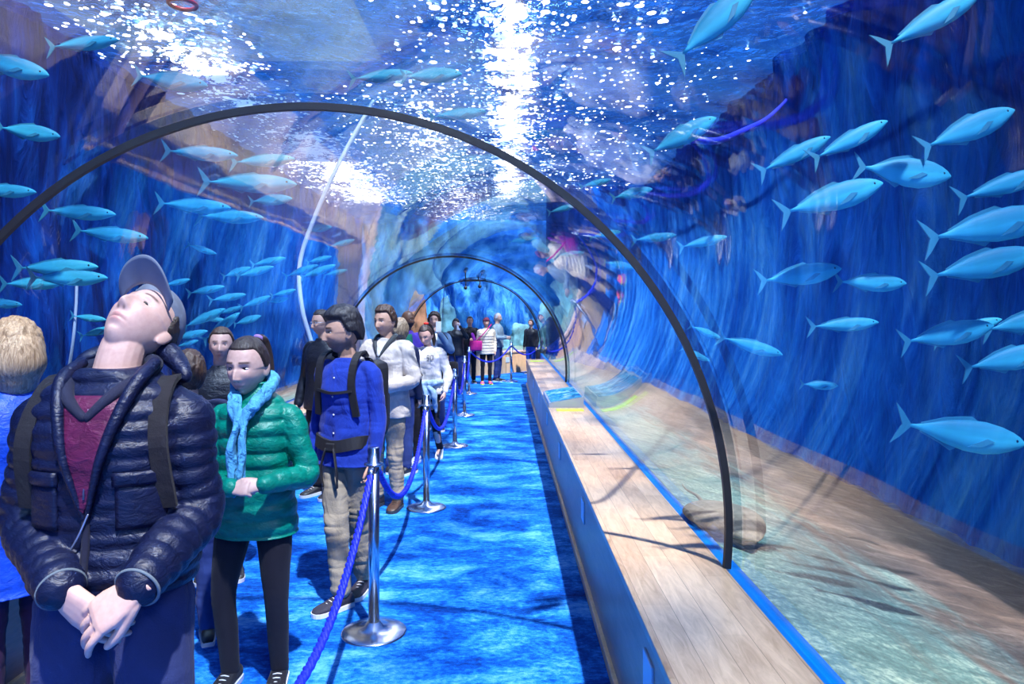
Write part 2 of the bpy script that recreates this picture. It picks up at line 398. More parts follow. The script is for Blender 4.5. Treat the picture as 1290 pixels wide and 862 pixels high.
# ------------------------------------------------------------------ far end: the walkway turns right past the last ring
END = [(-2.25, 16.7), (-1.75, 17.9), (-1.0, 18.8), (-.2, 19.5), (.62, 20.5), (2.0, 21.6), (3.1, 22.1)]
E = [V((p[0], p[1], 0)) for p in spline(END, 6)]
def wallstrip(bm, pts, z0, z1, th, lean=0.0, nz=1):
    rs = []
    for i, p in enumerate(pts):
        d = (pts[min(i+1, len(pts)-1)]-pts[max(i-1, 0)]).normalized(); n = V((d.y, -d.x, 0))   # towards the walkway
        f = [p+n*lean*(k/nz)**2+V((0, 0, z0+(z1-z0)*k/nz)) for k in range(nz+1)]
        rs.append(f+[q-n*th for q in reversed(f)])
    rings(bm, rs); bmesh.ops.recalc_face_normals(bm, faces=bm.faces)
t = empty('bench', (0, 19.5, 0), 0, 'curved honey-coloured wooden bench wall closing the far end of the tunnel', 'bench'); off_ = V((0, -19.5, 0))
b = bmesh.new(); wallstrip(b, [p+off_ for p in E], .0, BZ-.04, .35); mesh_obj('front_panel', b, WOODC, t, False)
b = bmesh.new(); wallstrip(b, [p+off_+V((.01, -.02, 0)) for p in E], BZ-.04, BZ, .38); mesh_obj('bench_top', b, WOOD, t, False)
b = bmesh.new()
for k, i in enumerate((9, 15, 20, 25, 29)):
    p = E[i]; d = (E[i+1]-E[i-1]).normalized(); n = V((d.y, -d.x, 0)); M = Matrix((d, -n, V((0, 0, 1)))).transposed().to_4x4(); M.translation = p+off_+n*.006+V((0, 0, .38))
    b = bmesh.new(); box(b, (0, 0, 0), (.16, .012, .14), M); o = mesh_obj('step_light_plate', b, PLATE, t, False); o.matrix_local = Matrix.Identity(4)
bm = bmesh.new(); rs = []
for i, p in list(enumerate(E))[9:]:
    d = (E[min(i+1, len(E)-1)]-E[max(i-1, 0)]).normalized(); n = V((d.y, -d.x, 0)); back = p-n*.34; f = []
    for k in range(13): a = k/12*1.35; f.append(back+n*(.18*(1-math.cos(a)))+V((0, 0, BZ+2.05*math.sin(a))))
    rs.append(f+[q-n*.05+V((0, 0, .02)) for q in reversed(f)])
rings(bm, rs); bmesh.ops.recalc_face_normals(bm, faces=bm.faces); structure('window_4', bm, ACR)
b = bmesh.new(); rs = []
p, d = V((1.05, 20.95, 0)), None
rockwall('wall_inner', (WR+.1, 19.5, 0), (1.12, 19.5, 0), BACK, amp=.12, seed=3)
# seabed behind the far bench
bm = bmesh.new(); g = []
for i in range(41):
    row = []
    for j in range(31):
        x = -3.2+8.4*i/40; yw = None
        ys = min(E, key=lambda q: abs(q.x-x)).y+.40; y = ys+(TE+.8-ys)*j/30
        row.append(bm.verts.new((x, y, .50+.10*noise.noise(V((x, y, 2)))+.15*(j/30))))
    g.append(row)
for i in range(40):
    for j in range(30): bm.faces.new((g[i][j], g[i+1][j], g[i+1][j+1], g[i][j+1]))
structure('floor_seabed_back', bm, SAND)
# ------------------------------------------------------------------ people: builders
def fuse(name, bm, m, parent, voxel=.006, smooth=3, colour=None, disp=None):
    """fuse overlapping closed shapes into one continuous surface; colour(co) -> rgb per vertex; disp(co, no) -> Vector moves vertices"""
    bmesh.ops.recalc_face_normals(bm, faces=bm.faces)
    o = mesh_obj(name, bm, m, parent)
    r = o.modifiers.new('r', 'REMESH'); r.mode = 'VOXEL'; r.voxel_size = voxel; r.use_smooth_shade = True
    if smooth:
        q = o.modifiers.new('s', 'SMOOTH'); q.factor = .5; q.iterations = smooth
    dg = bpy.context.evaluated_depsgraph_get(); dg.update()
    me = bpy.data.meshes.new_from_object(o.evaluated_get(dg)); o.modifiers.clear(); old = o.data; o.data = me; bpy.data.meshes.remove(old); me.name = name
    if not me.materials:
        for mm in (m if isinstance(m, (list, tuple)) else [m]): me.materials.append(mm)
    if disp:
        src = [(v.co.copy(), v.normal.copy()) for v in me.vertices]
        me.vertices.foreach_set('co', [c for a, n in src for c in (a+disp(a, n))]); me.update()
    for p in me.polygons: p.use_smooth = True
    if colour:
        at_ = me.color_attributes.new('Col', 'FLOAT_COLOR', 'POINT')
        at_.data.foreach_set('color', [c for v in me.vertices for c in (*colour(v.co.copy()), 1.0)])
    return o
def attr_mat(name, rough=.5, sss=0.0, nbump=0, spec=.4):
    t = NT(name); a = t.n('ShaderNodeAttribute', attribute_name='Col'); v = t.coords()
    n = t.noise(v, 60, 4, .6); t.l(t.mix(.12, a.outputs[0], t.ramp(n, [(.3, (.1, .06, .05)), (.7, (1, .9, .85))]), 'OVERLAY'), t.p.inputs['Base Color'])
    t.p.inputs['Roughness'].default_value = rough; t.p.inputs['Specular IOR Level'].default_value = spec
    return t.m
SKIN = attr_mat('skin', .48)
EYEM = plain('eye_white', (.75, .72, .72), .2); IRIS = plain('eye_iris', (.02, .015, .012), .1)
def hairmat(name, dark, light, rough=.42):
    t = NT(name); v = t.coords((60, 60, 6)); n = t.noise(v, 1.6, 4, .7, .8); t.l(t.ramp(n, [(.33, dark), (.68, light)]), t.p.inputs['Base Color'])
    t.p.inputs['Roughness'].default_value = rough; t.l(t.bump(n, .8, .006), t.p.inputs['Normal']); return t.m
def cloth(name, c, rough=.85, wr=.25, sheen=.04, scale=9):
    """cloth with soft wrinkles and a fine weave"""
    t = NT(name); v = t.coords((1, 1, .55)); a = t.noise(v, scale, 4, .5, .8); b = t.noise(t.coords(), 260, 2)
    lo = tuple(x*.8 for x in c); hi = tuple(min(1, x*1.2) for x in c)
    t.l(t.ramp(a, [(.3, lo), (.7, hi)]), t.p.inputs['Base Color']); t.p.inputs['Roughness'].default_value = rough; t.p.inputs['Sheen Weight'].default_value = sheen
    t.l(t.bump(t.math('ADD', a, t.math('MULTIPLY', b, .06)), wr, .05), t.p.inputs['Normal']); t.p.inputs['Specular IOR Level'].default_value = .3
    return t.m
def puffer(name, c, rough=.45):
    t = NT(name); a = t.noise(t.coords((1, 1, 1.6)), 22, 4, .6, .6); lo = tuple(x*.75 for x in c); hi = tuple(min(1, x*1.25) for x in c)
    t.l(t.ramp(a, [(.3, lo), (.7, hi)]), t.p.inputs['Base Color']); t.p.inputs['Roughness'].default_value = rough; t.p.inputs['Specular IOR Level'].default_value = .35
    t.l(t.bump(a, .45, .018), t.p.inputs['Normal']); return t.m
def sg(t): t = max(0, min(1, t)); return t*t*(3-2*t)
def ga(x, s): return math.exp(-(x/s)**2)
def head_point(x, y, z, female=False):
    """unit direction -> point on an adult head; face looks along -Y, eyes at z = 0"""
    az = abs(z)
    if z < 0:
        q = math.sqrt(max(0, 1-az**2.7)); k = math.sqrt(max(1e-9, 1-z*z)); f = q/k
        w = (1-(.36 if not female else .42)*az**1.6)
        X = .0735*x*f*w; Y = .097*y*f
        if y > 0: Y *= 1-.40*az
        else: Y *= 1-.10*az
    else:
        f = (1-az**2.4)**.5/max(1e-4, (1-z*z)**.5) if az < .999 else 1
        X = .0765*x*f; Y = .097*y*f*(1.02 if y > 0 else .97)
    Z = .118*z
    if y < 0:
        fr = sg(-y*2.2); ax = abs(X); d = 0
        nz = sg((.014-Z)/.055)
        if Z > -.040: d += (.005+.020*nz)*ga(X, .0075+.004*nz)*sg((.03-Z)/.02)
        else: d += .025*ga(X, .0115)*sg((Z+.054)/.014)
        d += .007*ga(ax-.012, .006)*ga(Z+.043, .007)
        d -= .010*ga(ax-.031, .017)*ga(Z-.002, .012)
        d += .0045*ga(ax-.028, .022)*ga(Z-.024, .008)
        d += .004*ga(ax-.045, .02)*ga(Z+.028, .018)
        d += .0050*ga(X, .021)*ga(Z+.0660, .0048)+.0058*ga(X, .017)*ga(Z+.0785, .0052)-.0045*ga(X, .024)*ga(Z+.0720, .0020)
        d -= .004*ga(X, .02)*ga(Z+.0895, .005)
        d += .007*ga(X, .019)*ga(Z+.105, .012)
        Y -= d*fr
    return V((X, Y, Z))
def head_grid(fn, nu=96, nv=80):
    rs = []
    for j in range(1, nv):
        ph = PI*j/nv-PI/2
        rs.append([fn(math.cos(ph)*math.cos(2*PI*i/nu), math.cos(ph)*math.sin(2*PI*i/nu), math.sin(ph)) for i in range(nu)])
    return rs
def xf(rs, M): return [[M @ p for p in r] for r in rs]
SKT = {'pale': (.66, .43, .37), 'fair': (.60, .38, .30), 'tan': (.58, .36, .27), 'olive': (.50, .31, .22), 'brown': (.13, .065, .04)}
def face_colour(co, base, brow=(.08, .05, .04), stubble=0.0, lips=(.55, .22, .22)):
    X, Y, Z = co; c = V(base)
    if Y < -.03:
        ax = abs(X); k = ga(X, .021)*(ga(Z+.066, .005)+ga(Z+.0775, .006)); c = c.lerp(V(lips), min(1, k)*.75)
        b = ga((Z-.026+.10*max(0, ax-.035)), .0042)*sg((ax-.010)/.006)*sg((.055-ax)/.012); c = c.lerp(V(brow), min(1, b*1.1))
        s = ga(Z+.0712, .0016)*ga(X, .019); c = c.lerp(V((.12, .03, .03)), min(1, s)*.8)
        s = ga(ax-.0085, .0035)*ga(Z+.050, .003); c = c.lerp(V((.10, .04, .03)), min(1, s)*.8)
        s = ga(ax-.034, .016)*ga(Z+.024, .016); c = c.lerp(V((c.x*1.05, c.y*.8, c.z*.8)), .35*s)
        l = ga(Z-.0065, .0018)*ga(ax-.031, .014); c = c.lerp(V((.03, .02, .02)), min(1, l)*.8)
    if stubble and Z < -.035 and Y < .03:
        k = stubble*sg((-.035-Z)/.03)*(1-ga(X, .018)*ga(Z+.072, .010)); c = c.lerp(V(brow), k)
    return c
def superring(c, rx, ry, n=40, e=2.35, yaw=0):
    out = []
    for k in range(n):
        a = 2*PI*k/n; ca, sa = math.cos(a), math.sin(a)
        x = rx*math.copysign(abs(ca)**(2/e), ca); y = ry*math.copysign(abs(sa)**(2/e), sa)
        out.append(V((c[0]+x*math.cos(yaw)-y*math.sin(yaw), c[1]+x*math.sin(yaw)+y*math.cos(yaw), c[2])))
    return out
def dense(secs, step=.01):
    """(z, rx, ry, cx, cy) sections -> spline resampled roughly every step metres"""
    q = spline(secs, max(2, int(abs(secs[-1][0]-secs[0][0])/step/len(secs))+1)); return q
def loft(bm, secs, puff=None, n=48, e=2.35, step=.008):
    q = dense([tuple(s)+(0,)*(5-len(s)) for s in secs], step); rs = []
    for z, rx, ry, cx, cyy in q:
        k = 1.0
        if puff: k = 1-puff[1]*(1-abs(math.sin(PI*(z+puff[2])/puff[0]))**.6)
        rs.append(superring((cx, cyy, z), rx-(1-k)*.12, ry-(1-k)*.12, n, e))
    rings(bm, rs)
def front_y(secs, x, z, e=2.35):
    q = dense([tuple(s)+(0,)*(5-len(s)) for s in secs]); s = min(q, key=lambda t: abs(t[0]-z))
    u = min(.98, abs((x-s[3])/s[1])); return s[4]-s[2]*(1-u**e)**(1/e)
def hand(bm, P, d, n, side=1, curl=(25, 30, 20), sc=1.0, spread=4, thumb=(38, 20), r=.0085, pinch=0):
    """P wrist, d pointing direction, n back of the hand; side=+1 when the thumb is on the +cross(d, n) side"""
    P, d = V(P), V(d).normalized(); n = V(n); n = (n-d*n.dot(d)).normalized(); x = d.cross(n)*side
    M = Matrix((x, d, n)).transposed().to_4x4(); M.translation = P; M = M @ Matrix.Scale(sc, 4)
    T = lambda a, b, c: M @ V((a, b, c))
    sq = lambda c, rx, rz: [T(c[0]+rx*math.copysign(abs(math.cos(2*PI*k/20))**.75, math.cos(2*PI*k/20)), c[1], c[2]+rz*math.copysign(abs(math.sin(2*PI*k/20))**.75, math.sin(2*PI*k/20))) for k in range(20)]
    rings(bm, [sq((0, -.03, 0), .024, .018), sq((0, .0, 0), .028, .018), sq((.002, .03, 0), .036, .017), sq((.001, .06, 0), .041, .0155), sq((0, .085, -.001), .040, .0135), sq((0, .097, -.003), .036, .010)])
    for i, (bx, L, rr) in enumerate(((.030, .074, 1.0), (.0105, .083, 1.03), (-.0105, .077, .98), (-.030, .060, .88))):
        a = math.radians((1.5-i)*spread); p = V((bx, .084, -.001)); pts = [p-V((0, .02, 0)), p]; ang = 0
        for f, c in zip((.46, .30, .24), curl):
            ang += math.radians(c*(1+.12*i if not pinch else (1.3 if i > 0 else .9)))
            p = p+V((math.sin(a)*math.cos(ang), math.cos(a)*math.cos(ang), -math.sin(ang)))*L*f; pts.append(p)
        tube(bm, [T(*q) for q in pts], [r*rr*1.05*sc, r*rr*1.08*sc, r*rr*1.0*sc, r*rr*.92*sc, r*rr*.72*sc], 10, 3)
    a, c = math.radians(thumb[0]), math.radians(thumb[1]); p = V((.026, .022, -.006)); pts = [V((.012, .006, -.004)), p]
    for f in (.036, .030, .024):
        p = p+V((math.sin(a), math.cos(a), -math.sin(c)*.7))*f; a -= math.radians(12); pts.append(p)
    tube(bm, [T(*q) for q in pts], [.014*sc, .0135*sc, .0115*sc, .0105*sc, .008*sc], 10, 3)
SOLEW = plain('white_rubber_sole', (.75, .76, .80), .5); SOLEB = plain('dark_rubber_sole', (.03, .03, .035), .6)
def shoe(parent, ankle, yaw, m, sole, sc=1.0, pitch=0, high=0.0):
    """ankle joint point; yaw 0 points the toe along -Y"""
    M = Matrix.Translation(V(ankle)) @ Matrix.Rotation(yaw, 4, 'Z') @ Matrix.Rotation(pitch, 4, 'X') @ Matrix.Scale(sc, 4)
    st = [(.075, .028, .055), (.070, .033, .080+high), (.045, .038, .100+high), (.0, .040, .098+high), (-.045, .043, .080), (-.09, .048, .062), (-.135, .049, .052), (-.165, .042, .044), (-.183, .026, .034), (-.190, .010, .026)]
    def ringz(y, w, h, z0): return [M @ V((w*math.cos(2*PI*k/20), y, -.088+z0+(h-z0)*(.5+.5*math.copysign(abs(math.sin(2*PI*k/20))**.7, math.sin(2*PI*k/20))))) for k in range(20)]
    b = bmesh.new(); rings(b, [ringz(y, w, h, .016) for y, w, h in st]); bmesh.ops.recalc_face_normals(b, faces=b.faces)
    s = mesh_obj('shoe', b, m, parent)
    b = bmesh.new(); out = []
    for y, w, h in st: out.append((y*1.02, w*1.06))
    top = [V((w, y, -.088+.026)) for y, w in out]+[V((-w, y, -.088+.026)) for y, w in reversed(out)]
    bot = [V((p.x*.97, p.y*.99, -.0885)) for p in top]
    rings(b, [[M @ p for p in bot], [M @ p for p in top]]); bmesh.ops.recalc_face_normals(b, faces=b.faces); mesh_obj('sole', b, sole, s, False)
    b = bmesh.new()
    for k in range(4):
        y = -.03-.022*k; z = -.088+.083-.010*k+high*.2; p = [M @ V((-.02, y, z)), M @ V((0, y-.004, z+.006)), M @ V((.02, y, z))]; tube(b, p, .0028*sc, 6, 2)
    mesh_obj('laces', b, sole, s)
    return s
def hair_shell(parent, HM, m, thick=.018, front=.072, side=-.02, back=-.085, temple=.0, rough=.006, name='hair', seed=0, part=None, voxel=.004, lift=0.0, extra=None):
    """hair grown from the head's own shape; lines are heights (head frame) where the hair stops at the front, sides and back"""
    def fn(x, y, z):
        p = head_point(x, max(y, -.99), z); q = V((.0775*x, .098*y, .118*z))
        X, Y, Z = .0765*x, .097*y, .118*z
        # height of the hair line for this bearing
        if Y < temple: line = side+(front-side)*sg((temple-Y)/.045)
        else: line = side+(back-side)*sg((Y-temple-.02)/.05)
        k = sg((Z-line)/.012); n = noise.noise(V((x*5+seed, y*5, z*3)))+.6*noise.noise(V((x*14, y*14+seed, z*7)))
        t = -.010+k*(.010+thick+rough*n+lift*sg((Z-.04)/.06))
        base = q if p.length < q.length or y > -.1 else V((q.x, q.y*.99, q.z))
        return base+V((x, y, z))*t
    b = bmesh.new(); rings(b, xf(head_grid(fn), HM))
    if extra: extra(b)
    bmesh.ops.recalc_face_normals(b, faces=b.faces)
    return mesh_obj(name, b, m, parent)
def person(label, x, y, h, rz=0.0, cfg=None, group=None):
    c = dict(skin='fair', voxel=.005, female=False, head=(0, 0, 0), headoff=(0, 0, 0), brow=(.06, .04, .035), stubble=0, top=None, trousers=None, shoes=None, sw=1.0, hands={}, eyes=True, lean=(0, 0))
    c.update(cfg or {}); s = h/1.75; t = empty('person', (x, y, 0), rz, label, 'person', group)
    J = {}
    for sd, k in ((1, 'r'), (-1, 'l')):          # r = +X side
        J['sh'+k] = V((.172*sd*c['sw'], .012, 1.40))*s; J['el'+k] = V((.225*sd*c['sw'], .03, 1.12))*s; J['wr'+k] = V((.235*sd*c['sw'], -.03, .87))*s
        J['hip'+k] = V((.088*sd, 0, .93))*s; J['kn'+k] = V((.095*sd, -.015, .50))*s; J['an'+k] = V((.10*sd, .02, .088))*s; J['an'+k].z = .088*s
        J['toe'+k] = 0.12*sd
    J['neck'] = V((0, .015, 1.455))*s; J['piv'] = V((0, .012, 1.535))*s
    for k, v in c.get('J', {}).items(): J[k] = V(v) if hasattr(v, '__len__') else v
    HR = Matrix.Rotation(math.radians(c['head'][1]), 4, 'Z') @ Matrix.Rotation(math.radians(c['head'][2]), 4, 'Y') @ Matrix.Rotation(-math.radians(c['head'][0]), 4, 'X')
    HM = Matrix.Translation(J['piv']) @ HR @ Matrix.Translation(V((0, -.022, .100))*s) @ Matrix.Scale(s if not c.get('hs') else c['hs'], 4)
    HI = HM.inverted(); base = SKT[c['skin']]
    ox, oy = c['lean']
    B = [(.84, .150, .100), (.93, .165, .115), (1.02, .142, .102), (1.12, .135 if c['female'] else .145, .100), (1.26, .160*c['sw'], .115), (1.36, .165*c['sw'], .105), (1.42, .12*c['sw'], .080), (1.465, .058, .058)]
    off = lambda z: (ox*sg((z-.9)/.5), oy*sg((z-.9)/.5))
    TB = [(z*s, rx*s, ry*s, off(z)[0], off(z)[1]+.01*s) for z, rx, ry in B]
    b = bmesh.new(); loft(b, TB)
    tube(b, [J['neck']-V((0, 0, .05))*s, J['neck'], J['piv'].lerp(HM @ V((0, .015, -.05)), .5), HM @ V((0, .015, -.04))], [.062*s, .058*s if not c['female'] else .050*s, .055*s if not c['female'] else .046*s, .052*s if not c['female'] else .045*s], 20)
    rings(b, xf(head_grid(lambda *a: head_point(*a, c['female'])), HM))
    for e in (1, -1):
        M = HM @ Matrix.Translation((.0755*e, .012, -.012)) @ Matrix.Rotation(math.radians(-22*e), 4, 'Z') @ Matrix.Rotation(math.radians(-8), 4, 'X')
        ell(b, (0, 0, 0), (1, 1, 1), M @ Matrix.Diagonal((.0075, .0175, .031, 1)), 14)
    for k, sd in (('r', 1), ('l', -1)):
        tube(b, [J['sh'+k], J['el'+k], J['wr'+k]], [.050*s, .040*s, .026*s], 16)
        tube(b, [J['hip'+k], J['kn'+k], J['an'+k]], [.080*s, .052*s, .036*s], 16)
        yw = J['toe'+k]; a = J['an'+k]; tube(b, [a+V((0, 0, -.04))*s, a+V((math.sin(yw)*.13, -math.cos(yw)*.13, -.065))*s], [.035*s, .025*s], 10)
        hd = c['hands'].get(k, {})
        d = V(hd.get('d', J['wr'+k]-J['el'+k])); n = V(hd.get('n', (sd, 0, .15)))
        hand(b, J['wr'+k], d, n, hd.get('side', sd), hd.get('curl', (22, 28, 18)), s*hd.get('sc', 1)*(.93 if c['female'] else 1.0), hd.get('spread', 3), hd.get('thumb', (28, 25)))
    fc = lambda co: face_colour(HI @ co, base, c['brow'], c['stubble'], c.get('lips', tuple(v*f for v, f in zip(base, (.80, .50, .55))))) if (HI @ co).length < .135 else base
    body = fuse('body', b, SKIN, t, c['voxel'], 2, fc)
    if c['eyes']:
        for e in (1, -1):
            p = head_point(.031*e/.0765, -math.sqrt(1-(.031/.0765)**2), .0)
            M = HM @ Matrix.Translation((.0312*e, p.y+.0068, .0005)) @ Matrix.Rotation(math.radians(14*e), 4, 'Z')
            b = bmesh.new(); ell(b, (0, 0, 0), (1, 1, 1), M @ Matrix.Diagonal((.0135, .0105, .0062*c.get('lid', 1), 1)), 14); ey = mesh_obj('eye', b, EYEM, t)
            b = bmesh.new(); ell(b, (0, 0, 0), (1, 1, 1), M @ Matrix.Translation((c.get('gaze', 0)*.004, -.0075, -.0005)) @ Matrix.Diagonal((.0056, .0036, .0056*c.get('lid', 1), 1)), 10); mesh_obj('iris', b, IRIS, ey)
    P = dict(t=t, J=J, HM=HM, s=s, TB=TB, off=off, c=c)
    tr = c['trousers']
    if tr:
        m, rt, rk, ra, zt = tr['m'], tr.get('rt', .093), tr.get('rk', .068), tr.get('ra', .056), tr.get('zt', 1.0)
        b = bmesh.new(); loft(b, [(z_*s, rx*s, ry*s, off(z_)[0], .008*s) for z_, rx, ry in ((.82, rt*1.72, .112), (.90, .178, .125), (.96, .176, .122), (zt, .155, .115))])
        for k in 'lr':
            hp, kn, an = J['hip'+k], J['kn'+k], J['an'+k]
            q = [hp+V((0, 0, -.03))*s, hp.lerp(kn, .45), kn, kn.lerp(an, .5), an+V((0, 0, tr.get('cuff', .03)))*s]
            tube(b, q, [rt*1.0*s, rt*.95*s, rk*s, (rk+ra)*.48*s+.002, ra*s], 20)
        wr = tr.get('wrinkle', .006); sd0 = x*7
        f = lambda co, no: no*(wr*(noise.noise(V((co.x*7+sd0, co.y*7, co.z*9)))+.8*abs(noise.noise(V((co.x*5, co.y*5+sd0, co.z*22))))*(1.4 if co.z < .55 else .6)))
        P['trousers'] = fuse(tr.get('name', 'trousers'), b, m, t, max(.006, c['voxel']), 2, disp=f)
    sh = c['shoes']
    if sh:
        for k in 'lr': shoe(t, J['an'+k], J['toe'+k], sh['m'], sh.get('sole', SOLEW), s*sh.get('sc', 1), J.get('pitch'+k, 0), sh.get('high', 0))
    tp = c['top']
    if tp:
        ad, hem = tp.get('add', .02), tp.get('hem', .88); b = bmesh.new(); sw = c['sw']
        S = [(hem, .175+ad, .118+ad), (hem+.05, .176+ad*1.1, .122+ad), (1.06, .152+ad*1.25, .108+ad), (1.18, .155*((1+sw)/2)+ad*1.1, .110+ad), (1.28, .172*sw+ad, .120+ad), (1.365, .180*sw+ad*.6, .108+ad*.8), (1.425, .140*sw+ad*.5, .085+ad*.6), (1.465, .074+ad*.4, .068+ad*.4), (tp.get('collar', 1.49), .062+ad*.4, .060+ad*.4)]
        if tp.get('flare'): S[0] = (hem, S[0][1]+tp['flare'], S[0][2]+tp['flare'])
        if tp.get('cinch'): S[0] = (hem, S[0][1]-tp['cinch'], S[0][2]-tp['cinch'])
        S = [(z_*s, rx*s, ry*s, off(z_)[0], off(z_)[1]+.008*s) for z_, rx, ry in S]
        P['S'] = S; pf = tp.get('puff'); loft(b, S, pf and (pf[0], pf[1], 0.0))
        ra = tp.get('arm', (.066, .056, .044))
        for k, sd in (('r', 1), ('l', -1)):
            shd, el, wr_ = J['sh'+k], J['el'+k], J['wr'+k]; dd = (wr_-el).normalized()
            q = [shd+V((-.045*sd*s, 0, .0)), shd+V((.01*sd*s, 0, -.015*s)), shd.lerp(el, .5), el, el.lerp(wr_, .5), wr_-dd*tp.get('short', .012)*s]
            tube(b, q, [ra[0]*.95*s, ra[0]*s, (ra[0]+ra[1])*.5*s, ra[1]*1.02*s, (ra[1]+ra[2])*.52*s, ra[2]*s], 22, 4, pf and (pf[0], pf[1]*(pf[2] if len(pf) > 2 else 1.3)))
        if tp.get('extra'): tp['extra'](b, P)
        wr = tp.get('wrinkle', .005); sd0 = x*5+y
        f = lambda co, no: no*(wr*(noise.noise(V((co.x*9+sd0, co.y*9, co.z*7)))+.9*abs(noise.noise(V((co.x*6, co.y*6+sd0, co.z*17))))-.3))
        P['top'] = fuse(tp.get('name', 'jacket'), b, tp['m'], t, max(.005, c['voxel']), tp.get('smooth', 2), disp=f)
    return P
def patch(P, name, m, pts_fn, nu, nv, off=.006, th=.010, parent=None):
    """a panel lying on the front of the garment: pts_fn(u, v) -> (x, z) in the person's frame"""
    b = bmesh.new(); g = {}
    for s_ in (0, 1):
        for i in range(nu+1):
            for j in range(nv+1):
                x, z = pts_fn(i/nu, j/nv); edge = min(i, nu-i, j, nv-j) == 0
                g[s_, i, j] = b.verts.new((x, front_y(P['S'], x, z)-(off if s_ else off-th)-(0 if (edge or not s_) else th*.3), z))
    for i in range(nu):
        for j in range(nv):
            b.faces.new((g[1, i, j], g[1, i+1, j], g[1, i+1, j+1], g[1, i, j+1])); b.faces.new((g[0, i, j], g[0, i, j+1], g[0, i+1, j+1], g[0, i+1, j]))
    for i in range(nu):
        for j in (0, nv): b.faces.new((g[0, i, j], g[0, i+1, j], g[1, i+1, j], g[1, i, j]))
    for j in range(nv):
        for i in (0, nu): b.faces.new((g[0, i, j], g[0, i, j+1], g[1, i, j+1], g[1, i, j]))
    bmesh.ops.recalc_face_normals(b, faces=b.faces)
    return mesh_obj(name, b, m, parent or P['top'])
def on_front(P, x, z, d=.008): return V((x, front_y(P['S'], x, z)-d, z))
def strap(P, pts, name, m, parent, w=.022, th=.007, d=.010):
    """flat band along points (x, z) on the front of the garment; a 3-tuple is a free point"""
    q = [V(p) if len(p) == 3 else on_front(P, p[0], p[1], d) for p in pts]; q = [V(a) for a in spline([tuple(a) for a in q], 5)]; rs = []
    for i, p in enumerate(q):
        t_ = (q[min(i+1, len(q)-1)]-q[max(i-1, 0)]).normalized(); out = V((p.x*.6, -1 if p.y < .05 else .3, .5 if p.z > 1.35*P['s'] else 0)).normalized()
        sx = t_.cross(out).normalized(); o2 = sx.cross(t_).normalized()
        rs.append([p+sx*w-o2*th, p+sx*w+o2*th, p-sx*w+o2*th, p-sx*w-o2*th])
    b = bmesh.new(); rings(b, rs); bmesh.ops.recalc_face_normals(b, faces=b.faces); return mesh_obj(name, b, m, parent, False)
# ------------------------------------------------------------------ the nearest people
NAVY = puffer('navy_puffer', (.003, .006, .032)); MAROON = puffer('maroon_quilt', (.085, .008, .045)); FLEECE = cloth('dark_navy_fleece', (.010, .012, .035), wr=.2)
DENIM = cloth('blue_denim', (.022, .034, .12), wr=.5); BLACKC = cloth('black_cloth', (.010, .009, .014), wr=.3); CAPM = cloth('grey_cap_twill', (.16, .19, .26), wr=.1)
GREEN = puffer('green_puffer', (.0, .20, .14), .38); LEGG = cloth('black_leggings', (.008, .006, .012), wr=.15, scale=5)
CUFF = cloth('grey_cuff_edge', (.12, .16, .20)); ZIP = plain('zip_metal', (.4, .45, .55), .3, .8)
# P1: capped person looking up, hands clasped
Y1 = 1.893; X1 = (143-VX)*Y1/F
def L1(px, py, dy=0.0): return at(px, py, Y1+dy)-V((X1, Y1, 0))
J1 = dict(shr=L1(226, 522, .02), shl=L1(62, 524, .02), elr=L1(247, 645, .03), ell=L1(37, 655, .03), wrr=L1(172, 742, -.235), wrl=L1(78, 744, -.205),
          neck=L1(146, 478, .02), piv=L1(148, 446, .02), knr=V((.13, -.02, .50)), knl=V((-.10, -.03, .50)), hipr=V((.10, 0, .97)), hipl=V((-.09, 0, .97)))
def p1extra(b, P):
    s = P['s']
    # hood rolled behind the neck and the open collar
    tube(b, [L1(96, 472, .0), L1(112, 452, .08), L1(165, 440, .13), L1(212, 444, .10), L1(234, 474, .04)], [.018, .024, .030, .032, .020], 14, 5)
P1 = person('young person in a navy puffer jacket and grey cap, head tipped right back, hands clasped', X1, Y1, 1.85, math.radians(0), dict(
    voxel=.003, skin='pale', head=(60, -12, 10), hs=1.04, J=J1, brow=(.14, .09, .08), lid=.4,
    hands={'r': dict(d=(-.76, -.12, -.56), n=(-.25, -.85, .45), side=-1, curl=(12, 22, 14), thumb=(22, 30), spread=4, sc=1.13),
           'l': dict(d=(.72, -.02, -.64), n=(-.35, -.88, .0), side=1, curl=(12, 22, 16), thumb=(18, 40), spread=4, sc=1.13)},
    top=dict(m=NAVY, add=.028, hem=.925, puff=(.046, .10, 1.2), arm=(.078, .070, .054), extra=p1extra, collar=1.47, smooth=1, cinch=.01, short=.02),
    trousers=dict(m=DENIM, rt=.100, rk=.078, ra=.066), shoes=dict(m=BLACKC, sole=SOLEB)))
s1 = P1['s']
